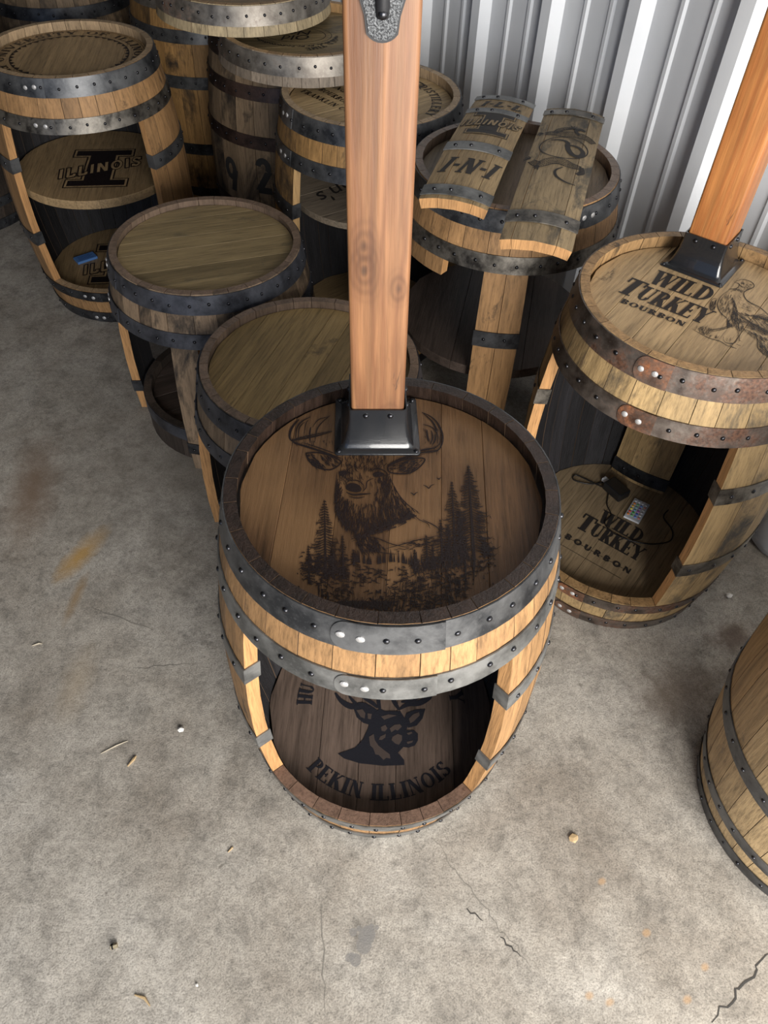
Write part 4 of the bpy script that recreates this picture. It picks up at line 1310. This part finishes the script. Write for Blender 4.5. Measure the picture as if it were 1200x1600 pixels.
outlined('T', -0.122, 0.001, -36.2, .046, .068, z, .0, thick=.26)
outlined('URKEY', -0.086, -0.026, -36.2, .160, .056, z, .0, thick=.26)
outlined('BOURBON', -0.158, -0.043, -36.5, .208, .020, z, 0, thick=.26, thin=.14, gap=.34, serif=False)
for off in (0.006, -0.030):
    mf = line_map(-0.160, -0.040, -36.5, z)
    ribbon(b, [(0.0, off), (0.2, off)], 0.0012, mapf=mf)
drawing(b, 'lower_engraving', M['engrave_soft'], turkey, 'black lettering between two thin lines')

# left barrel: seal on the lid, block letter with a word across it on the shelf and on the floor board
b = MB(3e-7)
put_text(b, 'UNIVERSITY OF ILLINOIS', arc_map(0.207, 96, ZL), R(212) * .207, .030, centre=True, thick=.2, thin=.1, gap=.12)
put_text(b, 'FIGHTING ILLINI', arc_map(0.236, -84, ZL, True), R(128) * .236, .030, centre=True, thick=.2, thin=.1, gap=.12)
for r_, w in ((0.244, .0016), (0.192, .0022)):
    ribbon(b, [(r_ * math.cos(R(a)), r_ * math.sin(R(a))) for a in range(0, 361, 5)], w, ZL)
for k in range(44):
    a = 2 * math.pi * k / 44; d = 2 * math.pi / 44
    b.add([(rr * math.cos(t), rr * math.sin(t), ZL) for rr, t in ((.192, a), (.192, a + d), (.181 - .004 * (k % 2), a + d * .5))], [(0, 1, 2)])
drawing(b, 'seal_engraving', M['engrave'], seal, 'ring of lettering around a scalloped circle')

def block_logo(parent, z, cx, cy, ang, k, mats, name='logo_engraving', mf=None, text_ang=18, label=None):
    """block letter I with a slanted word across it"""
    b = MB(3e-7)
    c0 = line_map(cx, cy, ang, 0) if mf is None else None
    def mp(x, y, lift=0.0):
        if mf: return mf(x * k, y * k, lift)
        q = c0(x * k, y * k); return (q[0], q[1], z + lift)
    def I_(g, lift, mat):
        W, w_, Hh, t_ = .36 + g, .17 + g, .5 + g, .34 - g
        for rect in ((-W, W, t_, Hh), (-w_, w_, -t_ - g * 0, t_), (-W, W, -Hh, -t_)):
            x0, x1, y0, y1 = rect
            nx_ = 8
            for q_ in range(nx_):
                xa, xb = x0 + (x1 - x0) * q_ / nx_, x0 + (x1 - x0) * (q_ + 1) / nx_
                b.add([mp(xa, y0, lift), mp(xb, y0, lift), mp(xb, y1, lift), mp(xa, y1, lift)], [(0, 1, 2, 3)], mat)
    I_(.035, 0, 0); I_(.018, .0003, 1); I_(-.008, .0006, 0)
    ta = R(text_ang); ct, st = math.cos(ta), math.sin(ta)
    for grow, lift, mat in ((.085, .0009, 0), (.0, .0012, 1)):
        polys, w = text_shapes('ILLINOIS', .2, .2, False, .12, grow)
        kx = 1.05 / w
        for p in polys:
            q = []
            for x, y in p:
                X, Y = (x - w / 2) * kx + (y - .5) * .06, (y - .5) * .24
                q.append(mp(X * ct - Y * st, X * st + Y * ct, lift))
            b.add(q, [tuple(range(len(q)))], mat)
    return drawing(b, name, mats, parent, label)
block_logo(seal, 0.5012, 0.020, -0.033, 8, .285, [M['engrave'], M['lid_brown']], text_ang=19, label='dark block letter with a word across it')
block_logo(seal, 0.1062, 0.0, -0.02, 8, .285, [M['engrave'], M['lid_brown']], text_ang=19)

# barrel behind the post
b = MB(3e-7)
put_text(b, 'FRANKLIN COUNTY', line_map(-0.226, 0.040, -43, ZL), .30, .024, thick=.2, thin=.1, gap=.14)
put_text(b, 'BOURBON', line_map(-0.172, 0.060, -47, ZL), .145, .024, thick=.2, thin=.1, gap=.1)
put_text(b, 'SINGLE BARREL', line_map(-0.140, 0.096, -45, ZL), .23, .024, thick=.2, thin=.1, gap=.1)
drawing(b, 'lid_engraving', M['engrave'], franklin, 'lines of lettering on the lid')
b = MB(3e-7)
put_text(b, 'TRACE DISTILLERY', arc_map(0.190, 28, ZL), R(116) * .19, .030, centre=True, thick=.2, thin=.1, gap=.14)
drawing(b, 'lid_engraving', M['engrave'], franklin, 'lettering along the edge of the lid')
b = MB(3e-7)
fm = lambda x, y: (x, y, ZL)
for pts, w in (([(0.10, 0.14), (0.125, 0.165), (0.155, 0.155), (0.165, 0.13), (0.15, 0.115)], .007), ([(0.11, 0.13), (0.12, 0.11)], .005), ([(0.15, 0.12), (0.155, 0.10)], .005), ([(0.13, 0.15), (0.14, 0.13), (0.16, 0.14)], .006)):
    curve(b, pts, w, fm)
drawing(b, 'animal_engraving', M['engrave'], franklin, 'small animal mark')

def font_mesh(body, size, shear=0.0):
    cu = bpy.data.curves.new('lettering', 'FONT'); cu.body = body; cu.size = size; cu.shear = shear
    cu.align_x = 'CENTER'; cu.resolution_u = 3
    o = bpy.data.objects.new('lettering', cu); COL.objects.link(o)
    bpy.context.view_layer.update()
    me = bpy.data.meshes.new_from_object(o.evaluated_get(bpy.context.evaluated_depsgraph_get()))
    bpy.data.objects.remove(o); bpy.data.curves.remove(cu)
    return me
def put_font(body, size, shear, x, y, z, ang, mat, parent, name='lettering'):
    me = font_mesh(body, size, shear); me.materials.clear(); me.materials.append(mat)
    return link(name, me, parent, (x, y, z), R(ang))
put_font("Blanton's", 0.105, .4, -0.056, 0.073, 0.5862, 229, M['engrave_soft'], franklin)

# emblem on the sawn-off top
b = MB(3e-7)
zj = HS - .028 + .0011
for rx, ry, w in ((.098, .070, .0022), (.118, .088, .0016)):
    ribbon(b, [(-0.035 + rx * math.cos(R(a)), 0.0 + ry * math.sin(R(a))) for a in range(0, 361, 6)], w, zj)
for k in range(40):
    a = R(180 + k * 4.5); s_ = .014 * (1 + .4 * math.sin(k * 2.1))
    x, y = -0.035 + .128 * math.cos(a), .098 * math.sin(a)
    curve(b, [(x, y), (x + s_ * math.cos(a + .9), y + s_ * math.sin(a + .9)), (x + s_ * math.cos(a + 1.6), y + s_ * math.sin(a + 1.6))], .004, lambda x, y: (x, y, zj), 3)
put_text(b, 'OLD TIME', arc_map(0.125, -40, zj, False, -0.035, 0), .13, .022, centre=True, thick=.2, thin=.1, gap=.1)
put_text(b, "JACK DANIEL'S", arc_map(0.205, -10, zj, False), .42, .034, centre=True, thick=.22, thin=.1, gap=.08)
put_text(b, 'BRAND', line_map(-0.06, 0.045, 190, zj), .07, .014, centre=True, thick=.2, thin=.1)
drawing(b, 'emblem_engraving', M['engrave_soft'], jack)
put_font('Old', 0.06, .3, -0.03, -0.005, zj, 190, M['engrave_soft'], jack)
put_font('No.7', 0.06, .3, -0.045, 0.035, zj, 190, M['engrave_soft'], jack)

# painted number on the grey barrel
num = [o for o in scene.objects if o.get('label', '').startswith('grey weathered barrel')][0]
b = MB(3e-7)
def cyl_map(mid, zc):
    def f(x, y):
        zz = zc + y; rr = prof(zz) + .0016
        a = R(mid) + x / rr
        return (rr * math.cos(a), rr * math.sin(a), zz)
    return f
def cyl_text(s, mid, zc, w, h, thick):
    polys, tw = text_shapes(s, thick, thick, False, .3)
    mf = cyl_map(mid, zc)
    for p in polys:
        n = len(p)
        q = [mf((x / tw - .5) * w, y * h) for x, y in p]
        b.add(q, [tuple(range(n))])
cyl_text('9', -131, 0.385, .075, .125, .2)
b.build('painted_digit', M['paint_black'], num)
b = MB(3e-7)
cyl_text('2', -104, 0.415, .075, .125, .2)
b.build('painted_digit', M['paint_black'], num)

# ------------------------------------------------------------------ stave signs
def stave_sign(label, ox, oy, z, ang, L, W, widths, mat, bands, band_mat, tilt, bow):
    root = tag(empty('stave_sign', (ox, oy, z), R(ang - 90)), label, 'sign')
    root.rotation_euler = (tilt, 0, R(ang - 90))
    RL = 0.31
    def surf(v, u, d=0.0):
        ph = v / RL
        return ((RL + d) * math.sin(ph), u, (RL + d) * math.cos(ph) - RL - bow * ((u - L / 2) / 0.4445) ** 2)
    tot = sum(widths); v = -W / 2
    for w in widths:
        v0, v1 = v + .0006, v + w / tot * W - .0006
        v = v1 + .0006
        b = MB(); rows = 9
        vs_ = []
        for i in range(rows):
            u = L * i / (rows - 1)
            for d in (0.0, -0.025):
                for k in range(3): vs_.append(surf(v0 + (v1 - v0) * k / 2, u, d))
        fs, ms = [], []
        for i in range(rows - 1):
            p, q = i * 6, i * 6 + 6
            for k in range(2):
                fs.append((p + k, p + k + 1, q + k + 1, q + k)); ms.append(0)
                fs.append((p + 4 + k, p + 3 + k, q + 3 + k, q + 4 + k)); ms.append(1)
            fs.append((p + 3, p, q, q + 3)); ms.append(2); fs.append((p + 2, p + 5, q + 5, q + 2)); ms.append(2)
        e = (rows - 1) * 6
        fs += [(1, 0, 3, 4), (2, 1, 4, 5), (e, e + 1, e + 4, e + 3), (e + 1, e + 2, e + 5, e + 4)]; ms += [2] * 4
        b.v, b.f, b.m = vs_, fs, ms
        b.build('stave', [mat, M['char'], M['cut']], root, smooth=35)
    for (u0, u1) in bands:
        b = MB(); n = 10; vs_ = []
        for i in range(n + 1):
            vv = -W / 2 - .0015 + (W + .003) * i / n
            for u, d in ((u0, .0005), (u0, .0028), (u1, .0028), (u1, .0005)): vs_.append(surf(vv, u, d))
        fs = [(i * 4 + j, (i + 1) * 4 + j, (i + 1) * 4 + (j + 1) % 4, i * 4 + (j + 1) % 4) for i in range(n) for j in range(4)] + [(0, 1, 2, 3), (n * 4 + 3, n * 4 + 2, n * 4 + 1, n * 4)]
        b.add(vs_, fs)
        hb = b.build('hoop', band_mat, root, smooth=40)
        for vv in (-.062, -.02, .055):
            q = surf(vv + .004 * math.sin(u0 * 90), (u0 + u1) / 2, .0030)
            bb = MB(); bb.dome((0, 0, 0), (math.sin(vv / RL), 0, math.cos(vv / RL)), .0052, .0038, 8)
            bb.build('rivet', M['rivet'], hb, q, smooth=50)
    return root, surf
s1, surf1 = stave_sign('curved stave sign with a block letter logo and dashed capitals, lying on the barrel table', 0.1362, 1.7925, 0.9365, 74.5, 0.656, 0.176, (.8, 1.5, .7), M['sign'],
                       [(.016, .060), (.243, .290), (.500, .532), (.618, .654)], M['steel_grey'], 0.010, 0.03)
s2, surf2 = stave_sign('curved stave sign with a scaled creature around an oval, lying on the barrel table', 0.3218, 1.6285, 0.9265, 75.7, 0.749, 0.172, (.5, 1.9, .7), M['sign_b'],
                       [(.072, .122), (.690, .728)], M['steel_mottle'], 0.021, 0.02)
b = MB(3e-7)
m1 = lambda v, u: surf1(v, u, .0007)
put_text(b, 'I-N-I', lambda x, y: m1(-.074 + x, .122 + y), .135, .078, shear=.25, thick=.24, thin=.16)
drawing(b, 'sign_engraving', M['engrave_soft'], s1)
b = MB(3e-7)
put_text(b, 'I-L-L', lambda x, y: m1(-.062 + x, .555 + y), .120, .044, shear=.25, thick=.24, thin=.16)
drawing(b, 'sign_engraving', M['engrave_soft'], s1)
block_logo(s1, 0, 0, 0, 0, .150, [M['engrave_soft'], M['sign']], mf=lambda x, y, l: surf1(x * 1.02, .425 + y * 1.0, .0007 + l), text_ang=6)
b = MB(3e-7)
m2 = lambda v, u: surf2(v, u, .0007)
ribbon(b, [(.064 * math.cos(R(a)), .462 + .064 * math.sin(R(a))) for a in range(0, 361, 8)], .0034, mapf=m2)
curve(b, [(-.040, .500), (-.015, .505), (.005, .495), (.008, .470), (.018, .440), (.032, .424), (.048, .430), (.052, .455), (.040, .475), (.022, .480), (.010, .476)], .015, m2, 5)
def beast(spine, w, seed):
    rr = random.Random(seed)
    q = bez(spine, 6); n = len(q)
    up = []; dn = []
    for i, p in enumerate(q):
        a = q[max(0, i - 1)]; c = q[min(n - 1, i + 1)]
        dx, dy = c[0] - a[0], c[1] - a[1]; L = math.hypot(dx, dy) or 1
        ww = w * (.45 + .55 * math.sin(math.pi * (i + .5) / n))
        up.append((p[0] - dy / L * ww, p[1] + dx / L * ww)); dn.append((p[0] + dy / L * ww, p[1] - dx / L * ww))
    ribbon(b, up, .0028, mapf=m2); ribbon(b, dn, .0028, mapf=m2)
    for i in range(1, n - 1):
        for t in (.15, .4, .65, .9):
            x = up[i][0] + (dn[i][0] - up[i][0]) * t + rr.uniform(-.001, .001); y = up[i][1] + (dn[i][1] - up[i][1]) * t
            curve(b, [(x - .0035, y + .001), (x, y - .003), (x + .0035, y + .001)], .0019, m2, 3)
def claw(x, y, a):
    for d in (-45, -15, 15, 45):
        t = R(a + d); curve(b, [(x, y), (x + .010 * math.cos(t), y + .010 * math.sin(t)), (x + .019 * math.cos(t + .3), y + .019 * math.sin(t + .3))], .004, m2, 3)
beast([(-.062, .545), (-.035, .548), (-.01, .545), (.02, .552), (.05, .548), (.074, .530)], .017, 1)
beast([(-.035, .548), (-.022, .575), (.004, .592)], .009, 2)
claw(-.066, .546, 180); claw(.004, .592, 40)
beast([(.030, .556), (.018, .580), (.030, .596), (.042, .590)], .004, 3)
beast([(-.074, .374), (-.050, .352), (-.025, .372), (.0, .378), (.03, .366), (.058, .366)], .017, 4)
claw(-.078, .384, 140); claw(-.046, .340, 200)
beast([(.058, .372), (.062, .345), (.050, .328)], .006, 5)
curve(b, [(.012, .348), (-.004, .325), (.002, .296), (.026, .276), (.054, .272)], .0075, m2)
drawing(b, 'sign_engraving', M['engrave_soft'], s2)

# ------------------------------------------------------------------ small things
# remote control and mains adapter lying in the turkey barrel
rc = tag(empty('remote_control', (BW[0] + 0.0735, BW[1] + 0.0705, 0.1055), R(-32)), 'white slim remote control with coloured buttons inside the turkey barrel', 'remote')
b = MB(); b.box(-.0245, .0245, -.045, .045, 0, .0065)
b.build('body', M['white_plastic'], rc, bevel=.002)
cols = [(0.75, .08, .06), (.08, .45, .1), (.1, .2, .7), (.8, .8, .78), (.75, .25, .05), (.2, .55, .25), (.15, .3, .75), (.8, .35, .3), (.8, .5, .08), (.3, .6, .6), (.3, .2, .55), (.75, .75, .7), (.85, .75, .1), (.15, .4, .6), (.5, .15, .5), (.7, .7, .7)]
bcm = [plain('button_colour', c, .5) for c in cols]
b0 = MB(); b0.dome((0, 0, 0), (0, 0, 1), .0042, .0022, 8)
for k in range(24):
    me = b0.mesh('button', bcm[k % 16] if k > 3 else M['white_plastic'], 50)
    link('button', me, rc, (-.0165 + .011 * (k % 4), .034 - .0125 * (k // 4), .0068))
ad = tag(empty('power_adapter', (BW[0] + 0.022, BW[1] + 0.145, 0.1055), R(-55)), 'black plug-in power adapter with a thin cord inside the turkey barrel', 'adapter')
b = MB(); b.box(-.036, .036, -.0235, .0235, 0, .030)
b.build('body', M['black_plastic'], ad, bevel=.005)
b = MB(); b.box(-.056, -.036, -.008, .008, .008, .020)
b.build('plug', M['white_plastic'], ad, bevel=.002)
ic = Matrix.Translation(ad.location) @ Matrix.Rotation(R(-55), 4, 'Z')
ic = ic.inverted()
def cord(pts):
    q = bez([p[:2] for p in pts], 8)
    b = MB(); b.tube([ic @ Vector((BW[0] + x, BW[1] + y, .1085)) for x, y in q], .0019, 6)
    return b.build('cord', M['black_plastic'], ad, smooth=60)
cord([(0.0, .14), (-.012, .09), (-.006, .05), (-.03, .02), (-.02, -.01), (.01, -.035), (.05, -.05), (.10, -.055), (.15, -.04), (.165, 0.0), (.15, .05), (.17, .08)])
cord([(-.01, .16), (-.04, .18), (-.09, .21), (-.10, .19), (-.06, .175), (-.02, .18), (.0, .19)])

# loose cut-out panel of staves standing inside the turkey barrel
pn = tag(empty('stave_offcut', (BW[0] + 0.090, BW[1] + 0.185, 0.107), R(0)), 'loose panel of three staves with dark hoops standing inside the turkey barrel', 'offcut')
def panel_surf(s, zz, d=0.0):
    r_ = .30 + d
    a = s / .30
    return Vector((r_ * math.sin(a), -r_ * math.cos(a) + .30, zz))
PH = 0.34
rotp = Matrix.Rotation(R(-35), 4, 'Z') @ Matrix.Rotation(R(-5), 4, 'X')
for s0, s1_ in ((-.088, -.036), (-.035, .027), (.028, .088)):
    b = MB(); vs_ = []
    for i in range(4):
        zz = PH * i / 3
        for d in (0, -.024):
            for k in range(3): vs_.append(rotp @ panel_surf(s0 + (s1_ - s0) * k / 2, zz, d))
    fs, ms = [], []
    for i in range(3):
        p, q = i * 6, i * 6 + 6
        for k in range(2):
            fs += [(p + k, p + k + 1, q + k + 1, q + k), (p + 4 + k, p + 3 + k, q + 3 + k, q + 4 + k)]; ms += [0, 1]
        fs += [(p + 3, p, q, q + 3), (p + 2, p + 5, q + 5, q + 2)]; ms += [2, 2]
    fs += [(1, 0, 3, 4), (2, 1, 4, 5), (18, 19, 22, 21), (19, 20, 23, 22)]; ms += [2] * 4
    b.v, b.f, b.m = [tuple(v) for v in vs_], fs, ms
    b.build('stave', [M['oak_tan'], M['char'], M['cut_dim']], pn, smooth=35)
for z0 in (.012, .205):
    b = MB(); n = 8; vs_ = []
    for i in range(n + 1):
        s_ = -.090 + .180 * i / n
        for zz, d in ((z0, .0006), (z0, .003), (z0 + .045, .003), (z0 + .045, .0006)): vs_.append(rotp @ panel_surf(s_, zz, d))
    b.add(vs_, [(i * 4 + j, (i + 1) * 4 + j, (i + 1) * 4 + (j + 1) % 4, i * 4 + (j + 1) % 4) for i in range(n) for j in range(4)] + [(0, 1, 2, 3), (n * 4 + 3, n * 4 + 2, n * 4 + 1, n * 4)])
    hb = b.build('hoop', M['steel_black'], pn, smooth=40)
    for s_ in (-.05, 0.0, .045):
        bb = MB(); q = rotp @ panel_surf(s_, z0 + .022, .003)
        bb.dome((0, 0, 0), rotp.to_3x3() @ Vector((math.sin(s_ / .3), -math.cos(s_ / .3), 0)), .005, .0036, 8)
        bb.build('rivet', M['rivet'], hb, q, smooth=50)

# blue card in the left barrel
cd = tag(empty('card_packet', (B4[0] - 0.147, B4[1] - 0.003, 0.1055), R(40)), 'small blue card packet lying at the bottom of the seal barrel', 'card')
b = MB(); b.box(-.042, .042, -.024, .024, 0, .010)
b.build('packet', M['blue_card'], cd, bevel=.0015)
b = MB()
for k in range(4): b.box(-.030, .030 - .008 * (k % 2), -.014 + .008 * k, -.0115 + .008 * k, .0101, .0106)
b.build('print', M['blue_line'], cd)

# white sack by the wall behind the turkey barrel
b = MB(); n = 20; vs_ = []
prf = [(.0, .05), (.008, .085), (.04, .10), (.10, .10), (.17, .09), (.22, .05), (.24, .02)]
for zz, rr in prf:
    for k in range(n):
        a = 2 * math.pi * k / n
        w = 1 + .06 * math.sin(3 * a + zz * 20) + .04 * math.sin(7 * a - zz * 33)
        vs_.append((rr * w * math.cos(a), rr * w * math.sin(a) * .5, zz))
fs = [(i * n + k, i * n + (k + 1) % n, (i + 1) * n + (k + 1) % n, (i + 1) * n + k) for i in range(len(prf) - 1) for k in range(n)] + [tuple(range(n))[::-1], tuple((len(prf) - 1) * n + k for k in range(n))]
b.add(vs_, fs)
tag(b.build('plastic_sack', M['sack'], None, (1.195, 1.505, 0), R(-57), smooth=60), 'pale crumpled plastic sack at the foot of the metal wall', 'sack')

# litter on the slab
def lump(name, label, cat, x, y, r_, mat, seed, flat=.7, rz=0):
    rr = random.Random(seed)
    bm = bmesh.new(); bmesh.ops.create_icosphere(bm, subdivisions=1, radius=r_)
    for v in bm.verts:
        v.co *= rr.uniform(.75, 1.2); v.co.z = v.co.z * flat
    mz = min(v.co.z for v in bm.verts)
    for v in bm.verts: v.co.z -= mz
    me = bpy.data.meshes.new(name); bm.to_mesh(me); bm.free()
    me.materials.append(mat)
    return tag(link(name, me, None, (x, y, 0.0), R(rz)), label, cat)
def fp(x, y): return (x, y)
lump('pebble', 'small white pebble on the concrete left of the stag barrel', 'pebble', -0.484, 0.835, .0085, M['pebble'], 1)
lump('pebble', 'tiny pale pebble near the lower edge of the picture on the left', 'pebble', -0.339, 0.289, .0035, M['pebble'], 2)
lump('pebble', 'grey grit lump on the concrete beside the turkey barrel base', 'pebble', 1.012, 1.315, .010, M['pebble'], 3)
b = MB(); b.tube([(-.007, 0, .0052), (.007, 0, .0052)], .0052, 8); 
nut = tag(empty('threaded_nut', (-0.523, 0.352, 0), R(20)), 'small metal threaded sleeve lying on the concrete at lower left', 'nut')
b.build('sleeve', M['brass'], nut, smooth=40)
b = MB(); b.tube([(-.0045, 0, .0054), (-.0015, 0, .0054)], .0062, 8)
b.build('flange', M['rivet'], nut, smooth=40)
def sliver(name, label, cat, p0, p1, w, mat, bend=.004):
    b = MB()
    mx, my = (p0[0] + p1[0]) / 2 + bend, (p0[1] + p1[1]) / 2 + bend
    b.tube([(p0[0], p0[1], w * .6), (mx, my, w), (p1[0], p1[1], w * .6)], [w * .45, w, w * .4], 6)
    return tag(b.build(name, mat, None, smooth=50), label, cat)
sliver('straw', 'thin pale straw lying on the concrete left of the stag barrel', 'straw', (-0.665, 0.765), (-0.608, 0.800), .0018, M['straw'])
sliver('wood_splinter', 'short dark-edged wood splinter below the straw on the concrete', 'splinter', (-0.592, 0.735), (-0.578, 0.762), .004, M['wood_chip'])
sliver('wood_splinter', 'pale splinter on the concrete at the left edge of the picture', 'splinter', (-0.93, 1.055), (-0.905, 1.062), .0024, M['straw'])
sliver('wood_splinter', 'thin splinter at the bottom left corner of the slab', 'splinter', (-0.460, 0.268), (-0.425, 0.250), .003, M['wood_chip'])
sliver('wood_splinter', 'small splinter on the concrete low and left of the stag barrel', 'splinter', (-0.319, 0.548), (-0.310, 0.560), .0024, M['wood_chip'])
ch = lump('wood_chip', 'tan wood chip lying alone on the concrete right of the stag barrel', 'wood chip', 0.468, 0.610, .011, M['wood_chip'], 5, .35, 30)
